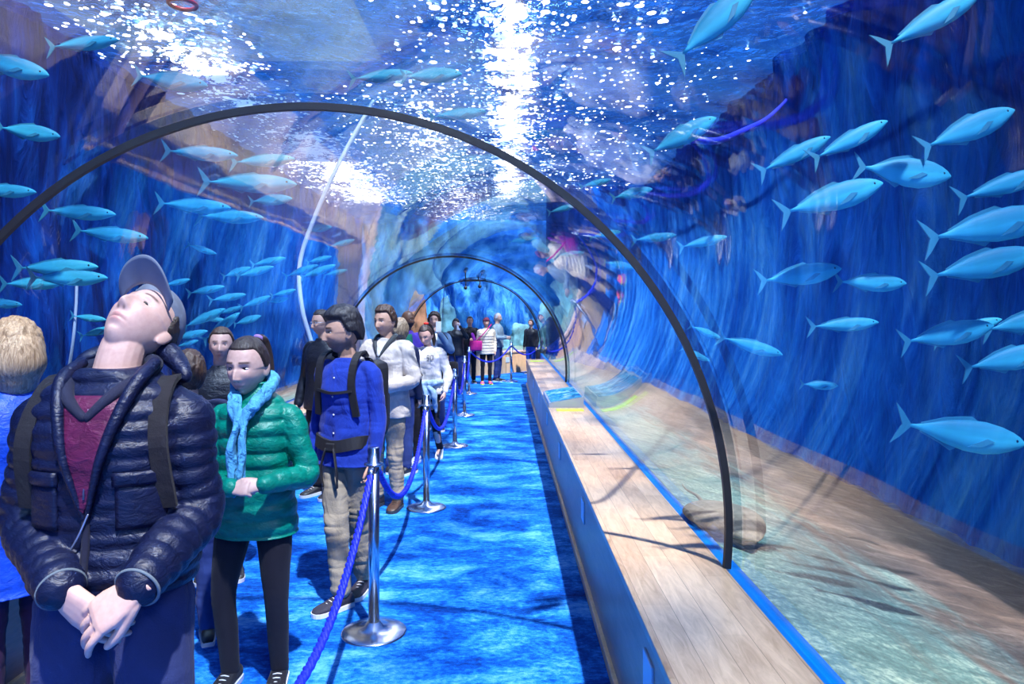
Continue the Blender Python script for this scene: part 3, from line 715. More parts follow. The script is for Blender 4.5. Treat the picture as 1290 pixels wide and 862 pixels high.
# inner maroon quilted layer, fleece collar, zips, pockets, cord
patch(P1, 'maroon_lining', MAROON, lambda u, v: ((u-.5)*(.155*(v**.75))+.004+.012*v, 1.20+.29*v), 10, 24, .010, .02)
for sd in (-1, 1):
    b = bmesh.new(); pts = [on_front(P1, .008+sd*.004, 1.19, .006), on_front(P1, .010+sd*.042, 1.33, .016), on_front(P1, .014+sd*.072, 1.44, .018), V((.012+sd*.098, -.085, 1.525)), V((.012+sd*.098, .0, 1.565))]
    tube(b, pts, [.006, .011, .015, .018, .016], 12, 5); mesh_obj('jacket_lapel', b, NAVY, P1['top'])
b = bmesh.new(); tube(b, [V((.004, -.142, 1.44)), V((-.050, -.118, 1.485)), V((-.083, -.05, 1.525)), V((-.080, .03, 1.55)), V((0, .095, 1.565)), V((.088, .045, 1.56)), V((.094, -.04, 1.53)), V((.060, -.115, 1.49)), V((.016, -.142, 1.44))], [.012, .016, .020, .022, .024, .022, .020, .016, .012], 12, 5)
mesh_obj('fleece_collar', b, FLEECE, P1['top'])
b = bmesh.new(); bar(b, on_front(P1, .012, 1.24, .018), on_front(P1, .014, 1.46, .016), .0028, 6); mesh_obj('zip', b, ZIP, P1['top'])
b = bmesh.new(); tube(b, [on_front(P1, .006, z, .001) for z in (1.0, 1.06, 1.12, 1.2)], [.010, .010, .010, .009], 8, 4); mesh_obj('front_placket', b, FLEECE, P1['top'])
b = bmesh.new(); tube(b, [on_front(P1, .018, 1.20, .012), on_front(P1, .0, 1.155, .016), on_front(P1, -.022, 1.115, .014)], .0028, 6, 4); mesh_obj('zip_pull_cord', b, ZIP, P1['top'])
for xx, nm in ((-.118, 'left'), (.125, 'right')):
    patch(P1, 'pocket_flap', NAVY, lambda u, v, xx=xx: (xx+(u-.5)*.105, 1.265+.036*v), 8, 4, .006, .016)
    patch(P1, 'chest_pocket', NAVY, lambda u, v, xx=xx: (xx+(u-.5)*.098, 1.155+.11*v), 8, 8, .002, .012)
for k in 'lr':      # pale cuff edges
    w_, e_ = P1['J']['wr'+k], P1['J']['el'+k]; d_ = (w_-e_).normalized(); b = bmesh.new(); x_, y_ = frame_of(d_); c_ = w_-d_*.004
    tube(b, [c_+(x_*math.cos(a*PI/8)+y_*math.sin(a*PI/8))*.052 for a in range(17)], .004, 6, 2); o = mesh_obj('cuff_edge', b, CUFF, P1['top']); o['label'] = 'pale grey cuff edge'
# cap: crown, brim
HM = P1['HM']
def capfn(x, y, z):
    q = V((.0775*x, .100*y, .118*z)); k = sg((.118*z-.040+.22*.097*y)/.006); return q+V((x, y, z))*(-.012+k*.026)
b = bmesh.new(); rings(b, xf(head_grid(capfn, 64, 60), HM)); bmesh.ops.recalc_face_normals(b, faces=b.faces); capo = mesh_obj('cap', b, CAPM, P1['t'])
b = bmesh.new(); g = {}
for s_ in (0, 1):
    for i in range(25):
        a = PI*(i/24-.5)*.92
        for j in range(9):
            r = j/8; X_ = math.sin(a)*(.072+.012*r); Y_ = -(.062*math.cos(a)+.040)-(.082*r*math.cos(a)**.55); Z_ = .058-.020*(abs(math.sin(a))**2)*1.6+(.010*r)+(.004 if s_ else 0)
            g[s_, i, j] = b.verts.new(HM @ V((X_, Y_, Z_)))
for i in range(24):
    for j in range(8):
        for s_ in (0, 1): b.faces.new((g[s_, i, j], g[s_, i+1, j], g[s_, i+1, j+1], g[s_, i, j+1]))
    for j in (0, 8): b.faces.new((g[0, i, j], g[0, i+1, j], g[1, i+1, j], g[1, i, j]))
for j in range(8):
    for i in (0, 24): b.faces.new((g[0, i, j], g[0, i, j+1], g[1, i, j+1], g[1, i, j]))
bmesh.ops.recalc_face_normals(b, faces=b.faces); mesh_obj('cap_brim', b, CAPM, capo)
HAIRD = hairmat('dark_brown_hair', (.010, .006, .005), (.055, .035, .028))
hair_shell(P1['t'], HM, HAIRD, .008, front=.09, side=-.005, back=-.075, rough=.004)
# backpack worn by P1
def backpack(P, label, m, w=.30, h=.42, d=.14, z=None, straps=(), yb=.13):
    s = P['s']; t = P['t']; z = z or 1.20*s
    o = empty('backpack', t.location, t.rotation_euler.z, label, 'backpack')
    b = bmesh.new(); box(b, V((0, yb+d/2, z)), (w, d, h), bev=.05); box(b, V((0, yb+d, z-.08)), (w*.8, d*.5, h*.5), bev=.03); fuse('pack_body', b, m, o, .01, 3)
    for pts in straps: strap(P, pts, 'shoulder_strap', m, o)
    return o
backpack(P1, 'black backpack worn behind the navy puffer jacket, straps over both shoulders', BLACKC, straps=[
    [(-.135, .12, 1.42), (-.150, .02, 1.525), (-.155, -.07, 1.47), (-.165, 1.36), (-.175, 1.20)], [(.135, .12, 1.42), (.150, .02, 1.525), (.160, -.07, 1.47), (.172, 1.36), (.18, 1.20)]], z=1.22, yb=.16)

# P3: woman in the green puffer jacket
Y3_ = 3.19; X3_ = (322-VX)*Y3_/F
def L3(px, py, dy=0.0): return at(px, py, Y3_+dy)-V((X3_, Y3_, 0))
SCARF = cloth('blue_teal_scarf', (.10, .42, .72), wr=.9, scale=22)
J3 = dict(elr=L3(388, 596, -.02), wrr=L3(330, 612, -.22), ell=L3(262, 608, -.02), wrl=L3(292, 616, -.23), shr=L3(364, 524), shl=L3(282, 524), knr=L3(348, 745, -.03), knl=L3(282, 745, .0), anr=L3(352, 850, .04), anl=L3(290, 862, .02))
J3['anr'].z = J3['anl'].z = .085; J3['neck'] = L3(318, 510, .0); J3['piv'] = L3(316, 486, .0)
P3 = person('woman in a green puffer jacket, blue scarf and black leggings, high ponytail', X3_, Y3_, 1.60, 0, dict(
    voxel=.0035, female=True, sw=.90, skin='pale', head=(-4, -9, 0), J=J3, hs=1.10, brow=(.07, .04, .035), lid=.75, gaze=-.6,
    hands={'r': dict(d=(-.9, -.3, .05), n=(.2, -.8, .5), side=1, curl=(40, 45, 30), thumb=(20, 30)), 'l': dict(d=(.9, -.25, .1), n=(-.2, -.8, .5), side=-1, curl=(45, 45, 30), thumb=(20, 30))},
    top=dict(m=GREEN, add=.026, hem=.775, puff=(.072, .11, 1.1), arm=(.066, .060, .046), collar=1.52, smooth=1, flare=.012),
    trousers=dict(m=LEGG, name='leggings', rt=.088, rk=.060, ra=.044, cuff=.0, wrinkle=.002), shoes=dict(m=BLACKC, sole=SOLEW)))
def ponytail(HM, root, pts, rad):
    def f(b): tube(b, [HM @ V(p) for p in [root]+pts], rad, 14, 5)
    return f
hair_shell(P3['t'], P3['HM'], HAIRD, .007, front=.066, side=-.01, back=-.06, temple=.0, rough=.002, extra=ponytail(P3['HM'], (.0, .07, .085), [(.005, .095, .10), (.01, .120, .08), (.02, .125, .01), (.03, .12, -.08), (.04, .11, -.15)], [.018, .024, .026, .028, .024, .008]))
b = bmesh.new(); lathe(b, [(.014, -.008), (.022, -.006), (.022, .006), (.014, .008)], n=16); o = mesh_obj('hair_tie', b, plain('lilac_tie', (.30, .18, .50)), P3['t'])
o.matrix_local = P3['HM'] @ Matrix.Translation((.002, .088, .102)) @ Matrix.Rotation(math.radians(-55), 4, 'X')
b = bmesh.new(); s3 = P3['s']
tube(b, [V((-.045, -.115, 1.30)), V((-.070, -.06, 1.355)), V((-.066, .03, 1.40)), V((0, .080, 1.415)), V((.070, .035, 1.40)), V((.078, -.05, 1.365)), V((.045, -.125, 1.30)), V((-.005, -.150, 1.24))], [.024, .024, .026, .026, .026, .028, .027, .020], 14, 5)
tube(b, [V((-.060, -.10, 1.33)), V((-.045, -.135, 1.28)), V((-.015, -.150, 1.23))], [.024, .030, .022], 12, 5)
ell(b, (-.012, -.155, 1.225), (.032, .024, .028))
tube(b, [V((-.022, -.155, 1.21)), V((-.040, -.170, 1.12)), V((-.035, -.178, 1.00)), V((-.030, -.175, .93))], [.026, .032, .034, .024], 12, 5, squash=.5)
tube(b, [V((.004, -.155, 1.21)), V((.008, -.175, 1.12)), V((.004, -.183, 1.02)), V((.0, -.18, .97))], [.022, .028, .030, .022], 12, 5, squash=.5)
SC = fuse('scarf', b, SCARF, P3['t'], .005, 1, disp=lambda co, no: no*.012*(noise.noise(V((co.x*45, co.y*45, co.z*10)))))
b = bmesh.new()
for k in range(3): ell(b, P3['HM'] @ V((.077, .012-.004*k, -.035+.012*k)), (.0025, .0025, .0025), n=8)
mesh_obj('ear_studs', b, ZIP, P3['t'])
for sd in (-1,1):
    w_, e_ = P3['J']['wr'+('r' if sd>0 else 'l')], P3['J']['el'+('r' if sd>0 else 'l')]; d_ = (w_-e_).normalized()

# P5: man in a blue shirt with a backpack harness, in profile
Y5 = 4.2; X5 = (436-VX)*Y5/F
def L5(px, py, dy=0.0): return at(px, py, Y5+dy)-V((X5, Y5, 0))
BLUESH = cloth('royal_blue_shirt', (.005, .035, .36), wr=.5, sheen=.1); KHAKI = cloth('khaki_chinos', (.27, .245, .20), wr=.7, scale=7)
R5 = math.radians(-24)
def loc5(px, py, dy=0): return Matrix.Rotation(-R5, 3, 'Z') @ L5(px, py, dy)
J5 = dict(knl=loc5(424, 655, -.10), knr=loc5(450, 650, .03), anl=loc5(430, 738, -.14), anr=loc5(459, 718, .12))
J5['anl'].z = .085; J5['anr'].z = .085; J5['toel'] = -.35; J5['toer'] = .2
HARN = plain('black_webbing', (.012, .012, .016), .6)
P5 = person('dark-haired man in royal blue shirt and khaki trousers, face in profile, wearing backpack straps', X5, Y5, 1.70, R5, dict(
    voxel=.004, skin='tan', head=(-3, -40, 0), hs=1.10, J=J5, stubble=.55, brow=(.02, .015, .012), lid=.8, gaze=-.8, sw=.96,
    hands={'r': dict(n=(1, .2, 0), curl=(25, 30, 20)), 'l': dict(n=(-1, 0, 0), curl=(25, 30, 20))},
    top=dict(m=BLUESH, name='shirt', add=.018, hem=.83, flare=.012, arm=(.060, .052, .040), collar=1.475, wrinkle=.009),
    trousers=dict(m=KHAKI, rt=.090, rk=.070, ra=.058, wrinkle=.011), shoes=dict(m=plain('dark_canvas', (.02, .018, .035), .8), sole=SOLEW)))
HAIRB = hairmat('black_hair', (.004, .004, .006), (.035, .032, .04))
hair_shell(P5['t'], P5['HM'], HAIRB, .020, front=.060, side=-.008, back=-.055, temple=.014, rough=.004, lift=.014)
for z in (1.36, 1.25, 1.14, 1.03, .95):
    b = bmesh.new(); ell(b, on_front(P5, 0, z*P5['s'], .004), (.006, .003, .006), n=10); mesh_obj('shirt_button', b, SOLEW, P5['top'])
bp5 = backpack(P5, 'black trekking backpack worn over the royal blue shirt', HARN, w=.28, h=.48, d=.17, z=1.17, yb=.11, straps=[
    [(-.105, .10, 1.40), (-.115, .0, 1.465), (-.12, -.08, 1.42), (-.118, 1.28), (-.135, 1.10)], [(.105, .10, 1.40), (.115, .0, 1.465), (.12, -.08, 1.42), (.118, 1.28), (.135, 1.10)]])
strap(P5, [(-.12, 1.25), (0, 1.235), (.12, 1.25)], 'chest_strap', HARN, bp5, w=.008)
strap(P5, [(-.165, .02, .95), (-.14, .95), (0, .925), (.14, .95), (.165, .02, .95)], 'hip_belt', HARN, bp5, w=.035, th=.010)
b = bmesh.new(); box(b, on_front(P5, 0, .925, .026), (.06, .02, .045), bev=.005); mesh_obj('belt_buckle', b, HARN, bp5, False)
for sd in (-1, 1):
    b = bmesh.new(); tube(b, [V((sd*.03, -.155, .91)), V((sd*.055, -.165, .80)), V((sd*.05, -.15, .70))], [.012, .012, .010], 8, 4, squash=.35); mesh_obj('hanging_strap', b, HARN, bp5)
# ------------------------------------------------------------------ everyone further down the queue
def sl(x, y): return V((x, y, 0))
BLOND = hairmat('ash_blonde_hair', (.16, .10, .05), (.55, .42, .28)); GREYH = hairmat('white_grey_hair', (.30, .30, .33), (.70, .70, .74)); BROWNH = hairmat('brown_hair', (.02, .010, .008), (.10, .055, .035))
COBALT = puffer('cobalt_jacket', (.01, .07, .55), .5); PLUM = cloth('plum_trousers', (.045, .012, .045)); NAVYC = cloth('navy_cloth', (.012, .018, .06)); CREAM = cloth('cream_jacket', (.62, .58, .54), wr=.6)
BEIGET = cloth('beige_trousers', (.36, .31, .24), wr=.6); WHITES = cloth('white_sweatshirt', (.78, .80, .82), wr=.6); LIGHTB = cloth('pale_blue_jacket', (.35, .55, .75), wr=.9); PURP = cloth('purple_top', (.10, .05, .42))
JEANS = cloth('dark_jeans', (.02, .04, .16)); LJEANS = cloth('denim_jacket', (.12, .22, .38)); BLKJ = puffer('black_jacket', (.012, .014, .022), .4); GREYJ = cloth('grey_jumper', (.20, .28, .34)); BEIGEP = puffer('beige_puffer', (.66, .60, .48), .5)
DSH = plain('dark_shoe', (.02, .018, .02), .5); BRSH = plain('brown_leather', (.06, .03, .02), .5); WSH = plain('white_shoe', (.72, .74, .76), .6); PINK = cloth('magenta_cloth', (.55, .02, .22)); PURC = cloth('violet_cloth', (.28, .03, .45))
TAN2 = cloth('tan_purse', (.35, .2, .1))
# P2 blonde woman at the left edge, seen from behind
P2 = person('person with bobbed ash blonde hair and cobalt blue jacket at the edge, seen from behind', -1.93, 2.78, 1.66, math.radians(-128), dict(
    voxel=.006, female=True, skin='pale', head=(0, -12, 0), eyes=True, top=dict(m=COBALT, add=.035, hem=.66, arm=(.075, .062, .05), collar=1.48, flare=.02),
    trousers=dict(m=PLUM), shoes=dict(m=DSH, sole=SOLEB)))
hair_shell(P2['t'], P2['HM'], BLOND, .026, front=.072, side=-.10, back=-.13, temple=-.035, rough=.007, extra=lambda b: tube(b, [P2['HM'] @ V(p) for p in ((0, .035, .0), (0, .045, -.06), (0, .045, -.115))], [.096, .100, .078], 24, 5))
# P4b and P4a between the navy and green jackets
P4 = person('dark-haired person turned away, head showing between the navy puffer and the green jacket', -1.62, 3.62, 1.50, math.radians(-150), dict(
    voxel=.007, female=True, skin='fair', eyes=False, top=dict(m=NAVYC, add=.022, hem=.80), trousers=dict(m=JEANS), shoes=dict(m=DSH, sole=SOLEW)))
hair_shell(P4['t'], P4['HM'], BROWNH, .016, front=.070, side=-.09, back=-.12, temple=-.035, rough=.006)
P4a = person('short-haired person whose eyes and forehead show just behind the ponytailed woman in green', -1.83, 4.55, 1.60, math.radians(15), dict(
    voxel=.006, skin='pale', head=(0, 0, 0), top=dict(m=BLKJ, add=.02, hem=.85), trousers=dict(m=JEANS), shoes=dict(m=DSH)))
hair_shell(P4a['t'], P4a['HM'], BROWNH, .010, front=.066, side=.0, back=-.06, rough=.004)
# P7 man with glasses
P7 = person('man in glasses and a black jacket, arm hanging, standing left of the royal blue shirt', -1.69, 6.55, 1.72, math.radians(-30), dict(
    voxel=.006, skin='fair', head=(-3, -15, 0), J=dict(wrl=V((-.26, -.06, .84)), ell=V((-.25, .02, 1.10))), top=dict(m=BLKJ, add=.026, hem=.82), trousers=dict(m=BLACKC), shoes=dict(m=DSH)))
hair_shell(P7['t'], P7['HM'], HAIRD, .010, front=.070, side=.0, back=-.06)
def glasses(P, m):
    b = bmesh.new(); HM = P['HM']
    for e in (1, -1):
        tube(b, [HM @ V((e*.031+.021*math.cos(a*PI/8), -.094, .001+.016*math.sin(a*PI/8))) for a in range(17)], .0022, 6, 1)
        tube(b, [HM @ V((e*.052, -.092, .005)), HM @ V((e*.078, -.04, .006)), HM @ V((e*.080, .01, .0))], .002, 6, 2)
    tube(b, [HM @ V((-.010, -.097, .003)), HM @ V((.010, -.097, .003))], .002, 6, 1)
    return mesh_obj('glasses', b, m, P['t'])
glasses(P7, ZIP)
# P6 man in the cream jacket
def lp(px, py, Y, X, dy=0, rz=0): return Matrix.Rotation(-rz, 3, 'Z') @ (at(px, py, Y+dy)-V((X, Y, 0)))
X6, Y6, r6 = -1.04, 6.15, math.radians(-18)
P6 = person('middle-aged man in a zipped cream jacket and beige trousers standing behind the royal blue shirt', X6, Y6, 1.74, r6, dict(
    voxel=.005, skin='tan', head=(-2, -12, 0), hs=1.08, brow=(.05, .03, .02), J=dict(ell=V((-.26, -.02, 1.12)), wrl=V((-.12, -.26, 1.10)), elr=V((.27, -.02, 1.12)), wrr=V((.06, -.27, 1.06))),
    hands={'r': dict(d=(-.9, -.3, -.1), n=(.3, -.9, .3), side=1, curl=(50, 50, 30)), 'l': dict(d=(.9, -.3, -.1), n=(-.3, -.9, .3), side=-1, curl=(50, 50, 30))},
    top=dict(m=CREAM, add=.034, hem=.80, arm=(.078, .066, .050), collar=1.49, wrinkle=.012), trousers=dict(m=BEIGET, wrinkle=.010), shoes=dict(m=BRSH, sole=SOLEB, high=.02)))
hair_shell(P6['t'], P6['HM'], BROWNH, .014, front=.066, side=-.01, back=-.06, rough=.006, lift=.008)
b = bmesh.new(); s6 = P6['s']
for sd in (-1, 1): tube(b, [on_front(P6, sd*.008, 1.33, .004), V((sd*.062, -.085, 1.43)), V((sd*.078, -.01, 1.485)), V((sd*.06, .06, 1.50)), V((0, .085, 1.505))], [.010, .020, .022, .020, .018], 10, 4)
mesh_obj('jacket_collar', b, cloth('dark_corduroy_collar', (.05, .06, .07)), P6['top'])
b = bmesh.new(); tube(b, [on_front(P6, 0, z, .003) for z in (.84, 1.0, 1.15, 1.32)], [.006]*4, 8, 3); mesh_obj('zip', b, CUFF, P6['top'])
b = bmesh.new(); tube(b, [on_front(P6, 0, z, -.003) for z in (1.34, 1.40)], [.022, .030], 10, 3); mesh_obj('shirt', b, WHITES, P6['t'])
# P10 behind the cream jacket
P10 = person('person with loose light brown hair, almost hidden behind the shoulder of the cream jacket', -1.12, 7.45, 1.63, math.radians(160), dict(voxel=.009, female=True, eyes=False, top=dict(m=NAVYC, add=.02), trousers=dict(m=JEANS), shoes=dict(m=DSH)))
hair_shell(P10['t'], P10['HM'], BLOND, .020, front=.07, side=-.12, back=-.13, temple=-.03, voxel=.008)
# P8 girl in the white sweatshirt
X8, Y8, r8 = -.90, 8.1, math.radians(-8)
P8 = person('girl in white sweatshirt printed 90, looking down, pale blue jacket tied at her waist', X8, Y8, 1.56, r8, dict(
    voxel=.005, female=True, sw=.88, skin='pale', head=(-22, -8, 0), hs=.98, J=dict(ell=V((-.225, .0, 1.02)), wrl=V((-.12, -.20, .97)), elr=V((.24, .02, 1.0)), wrr=V((.225, -.06, .80)), anl=V((-.09, -.12, .08)), knl=V((-.09, -.10, .46)), anr=V((.10, .20, .12)), knr=V((.09, .0, .46)), pitchr=.35),
    hands={'l': dict(d=(.8, -.4, -.2), n=(-.3, -.8, .4), side=-1, curl=(35, 40, 30))},
    top=dict(m=WHITES, name='sweatshirt', add=.030, hem=.86, arm=(.072, .062, .046), collar=1.475, wrinkle=.012), trousers=dict(m=LEGG, name='leggings', rt=.082, rk=.056, ra=.042, cuff=.0), shoes=dict(m=WSH)))
hair_shell(P8['t'], P8['HM'], HAIRD, .008, front=.068, side=-.01, back=-.06, rough=.002, extra=ponytail(P8['HM'], (.0, .06, .09), [(.01, .10, .10), (.03, .12, .03), (.05, .10, -.08), (.055, .07, -.16)], [.016, .022, .026, .026, .010]))
b = bmesh.new(); ell(b, P8['HM'] @ V((.0, .062, .118)), (.030, .022, .018)); mesh_obj('hair_tie', b, plain('red_tie', (.75, .02, .02)), P8['t'])
# print on the sweatshirt: the number 90 and a dark blot
def digit(b, P, ch, x0, z0, w, h, th):
    segs = {'9': [(1, .5), (1, 1), (0, 1), (0, .5), (1, .5), (1, 0), (0, 0)], '0': [(0, 0), (1, 0), (1, 1), (0, 1), (0, 0)]}[ch]
    for (a, c_), (d_, e_) in zip(segs, segs[1:]): bar(b, on_front(P, x0+a*w, z0+c_*h, .006), on_front(P, x0+d_*w, z0+e_*h, .006), th, 6)
b = bmesh.new(); digit(b, P8, '9', .030, 1.165, .024, .050, .0032); digit(b, P8, '0', .070, 1.165, .024, .050, .0032); INK = plain('black_print', (.01, .01, .015), .7); mesh_obj('printed_number', b, INK, P8['top'])
patch(P8, 'printed_blot', INK, lambda u, v: (-.085+.05*(u-.5)*(1.3-v)+.035*(1-v), .985+.13*v), 6, 8, .004, .004)
b = bmesh.new(); tube(b, [V((-.17, .02, .90)), V((-.10, -.15, .905)), V((0, -.175, .90)), V((.10, -.15, .91)), V((.17, .02, .90)), V((.10, .16, .88)), V((-.10, .16, .88)), V((-.17, .02, .90))], .034, 12, 4)
tube(b, [V((.0, -.175, .90)), V((.05, -.19, .78)), V((.06, -.17, .66))], [.03, .045, .02], 12, 4, squash=.6); tube(b, [V((.02, -.17, .90)), V((.11, -.16, .80)), V((.13, -.12, .60))], [.03, .06, .03], 12, 4, squash=.6); tube(b, [V((-.05, .14, .88)), V((-.12, .15, .70)), V((-.14, .12, .50))], [.06, .08, .05], 12, 4, squash=.5)
fuse('tied_jacket', b, LIGHTB, P8['t'], .007, 1, disp=lambda co, no: no*.012*noise.noise(V((co.x*25, co.y*25, co.z*14))))
# P9 bald bearded man
P9 = person('bald bearded man in a purple jacket over a green top, behind the girl in white', -1.30, 9.3, 1.72, math.radians(20), dict(voxel=.008, skin='brown', head=(0, 40, 0), stubble=1.0, brow=(.01, .008, .008), top=dict(m=PURP, add=.03), trousers=dict(m=JEANS), shoes=dict(m=DSH)))
patch(P9, 'green_shirt_front', cloth('green_top', (.01, .16, .10)), lambda u, v: ((u-.5)*.10, 1.0+.42*v), 4, 10, .006, .01)
# P11 woman on the phone with a white scarf
def phone(x, y, z, rz, label):
    o = empty('phone', (x, y, z), rz, label, 'phone'); b = bmesh.new(); box(b, (0, 0, 0), (.075, .010, .15), bev=.004); mesh_obj('phone_body', b, plain('white_phone', (.75, .8, .85), .3), o, False)
    b = bmesh.new(); box(b, (0, .006, 0), (.068, .002, .135)); mesh_obj('screen', b, INK, o, False); return o
up = dict(J=dict(elr=V((.25, -.12, 1.16)), wrr=V((.10, -.24, 1.40))), hands={'r': dict(d=(-.3, -.2, .9), n=(.6, -.7, .2), side=-1, curl=(40, 45, 30))})
P11 = person('curly-haired person in a denim jacket and white scarf holding up a white phone', -1.03, 10.2, 1.70, 0, dict(voxel=.008, female=True, skin='fair', **up, top=dict(m=LJEANS, add=.03, hem=.80), trousers=dict(m=JEANS), shoes=dict(m=DSH)))
hair_shell(P11['t'], P11['HM'], BROWNH, .020, front=.066, side=-.07, back=-.09, temple=-.03, rough=.014)
patch(P11, 'white_scarf', WHITES, lambda u, v: ((u-.5)*.11, .95+.45*v), 4, 10, .012, .02)
phone(-1.03+.085, 10.2-.27, 1.50, .3, 'white phone held up beside the face of the curly-haired person')
o = empty('shoulder_bag', (-.80, 10.12, .88), 0, 'black shoulder bag hanging beside the denim jacket', 'bag'); b = bmesh.new(); box(b, (0, 0, 0), (.24, .12, .24), bev=.04); mesh_obj('bag_body', b, BLACKC, o); b = bmesh.new(); tube(b, [V((-.08, 0, .11)), V((-.16, .0, .35)), V((-.12, .0, .54)), V((.02, 0, .35)), V((.08, 0, .11))], .010, 8, 4); mesh_obj('bag_strap', b, BLACKC, o)
# P12 .. P16 at the far end
FG = 'visitors at the far end of the tunnel'
P12 = person('dark-haired person in a black jacket and jeans raising a white phone at the far end', -1.10, 15.6, 1.56, 0, dict(voxel=.010, female=True, **up, top=dict(m=BLKJ, add=.03, hem=.84), trousers=dict(m=JEANS), shoes=dict(m=DSH)), FG)
hair_shell(P12['t'], P12['HM'], HAIRD, .016, front=.060, side=-.08, back=-.10, temple=-.03)
phone(-1.10+.08, 15.6-.26, 1.40, .3, 'white phone held up by the black jacketed person at the far end')
P13 = person('person dressed in black with a violet jacket over one arm at the far end', -.86, 17.0, 1.60, .2, dict(voxel=.010, skin='tan', J=dict(elr=V((.22, -.05, 1.08)), wrr=V((.06, -.24, 1.06))), top=dict(m=BLACKC, add=.015, hem=.85), trousers=dict(m=BLACKC), shoes=dict(m=DSH)), FG)
hair_shell(P13['t'], P13['HM'], HAIRD, .012)
b = bmesh.new(); tube(b, [V((.08, -.22, 1.16)), V((.12, -.22, 1.0)), V((.10, -.20, .80))], [.07, .085, .05], 12, 4, squash=.6); o = fuse('folded_jacket', b, PURC, None, .012, 2); o.location = (-.86, 17.0, 0); tag(o, 'violet jacket draped over the arm of the person in black', 'jacket')
P14 = person('person in a beige puffer coat, maroon hat and neon shoes at the far end', -.46, 16.75, 1.57, .15, dict(voxel=.010, female=True, top=dict(m=BEIGEP, add=.04, hem=.80, puff=(.07, .1, 1.2)), trousers=dict(m=LEGG, rt=.085, rk=.058, ra=.045), shoes=dict(m=plain('neon_pink_trainer', (.9, .10, .25), .5), sole=plain('neon_yellow_sole', (.75, .9, .05), .5))), FG)
hair_shell(P14['t'], P14['HM'], plain('maroon_knit', (.10, .01, .04), .9, nscale=60), .020, front=.035, side=.01, back=-.03, name='knitted_hat')
o = empty('crossbody_bag', (-.70, 16.58, .92), 0, 'magenta crossbody bag hanging on the beige puffer coat', 'bag'); b = bmesh.new(); box(b, (0, 0, 0), (.30, .10, .24), bev=.03); mesh_obj('bag_body', b, PINK, o); b = bmesh.new(); tube(b, [V((.0, 0, .1)), V((.18, -.04, .28)), V((.36, .08, .50))], .014, 8, 3); mesh_obj('bag_strap', b, PINK, o)
P15 = person('white-haired man in a grey jumper and dark jeans standing by the last rope post', -.20, 17.5, 1.68, math.radians(70), dict(voxel=.010, J=dict(ell=V((-.24, -.05, 1.10)), wrl=V((-.12, -.26, 1.08)), elr=V((.25, -.05, 1.1)), wrr=V((.10, -.26, 1.08))), top=dict(m=GREYJ, name='jumper', add=.03, hem=.88), trousers=dict(m=JEANS), shoes=dict(m=DSH)), FG)
hair_shell(P15['t'], P15['HM'], GREYH, .010)
P16 = person('person in a dark jacket and blue jeans beyond the end of the long oak bench', .70, 19.6, 1.50, math.radians(-30), dict(voxel=.010, top=dict(m=BLKJ, add=.03), trousers=dict(m=cloth('blue_jeans', (.02, .08, .40))), shoes=dict(m=DSH)), FG)
hair_shell(P16['t'], P16['HM'], HAIRD, .016)
# ------------------------------------------------------------------ rope barrier
ROPE = plain('blue_twisted_rope', (.008, .02, .62), .55, nscale=40, namp=.2)
SP = [(-.69, 1.25), (-.70, 3.754), (-.69, 6.15), (-.647, 9.0), (-.68, 11.7), (-.765, 14.8), (.137, 17.4), (1.06, 20.25)]
SL = ['steel rope post standing nearest the camera, below the picture edge', 'steel rope post with a wide round base in front of the khaki trousers', 'steel rope post in front of the girl in white', 'steel rope post beside the lone stretch of carpet behind the girl in white',
      'steel rope post fourth along the carpet, before the far visitors', 'steel rope post just in front of the person dressed in black', 'steel rope post standing alone to the right of the white-haired man', 'steel rope post beyond the last black ring where the walkway turns']
def stanchion(x, y, label):
    t = empty('stanchion', (x, y, 0), 0, label, 'rope post', 'steel rope posts along the carpet')
    b = bmesh.new(); lathe(b, [(.001, 0), (.172, 0), (.174, .006), (.165, .012), (.11, .022), (.05, .036), (.034, .060), (.001, .062)], n=48); mesh_obj('base', b, STEEL, t)
    b = bmesh.new(); lathe(b, [(.001, .05), (.029, .05), (.029, .90), (.001, .90)], n=24); mesh_obj('pole', b, STEEL, t)
    b = bmesh.new(); lathe(b, [(.001, .985), (.026, .985), (.030, .980), (.030, .905), (.050, .900), (.052, .896), (.050, .890), (.001, .888)], n=28); mesh_obj('collar', b, STEEL, t); return t
for (x, y), l in zip(SP, SL): stanchion(x, y, l)
def rope(a, b_, sag, label, m=ROPE, r=.0095, name='barrier_rope'):
    a, b_ = V(a), V(b_); t = empty(name, a, 0, label, 'rope', 'blue ropes between the steel posts'); L = (b_-a).length; n = max(24, int(L/.022))
    P = [(b_-a)*(i/n)+V((0, 0, -sag*4*(i/n)*(1-i/n)*(1.0))) for i in range(n+1)]
    bm = bmesh.new()
    for k in range(3):
        q = []
        for i, p in enumerate(P):
            d = P[min(i+1, n)]-P[max(i-1, 0)]; x, y = frame_of(d); w_ = 2*PI*(i*L/n/.10+k/3); q.append(p+x*math.cos(w_)*r*.95+y*math.sin(w_)*r*.95)
        tube(bm, q, r*1.12, 8, 1)
    mesh_obj('rope_strands', bm, m, t)
    for p, q in ((P[0], P[2]), (P[-1], P[-3])):
        bm = bmesh.new(); bar(bm, p, p+(q-p).normalized()*.055, .021, 14); d = (q-p).normalized(); tube(bm, [p-d*.022, p, p+d*.01], .006, 8, 2); o = mesh_obj('end_fitting', bm, STEEL, t); o['label'] = 'polished steel rope end'
sags = (.44, .42, .40, .36, .42, .30, .30)
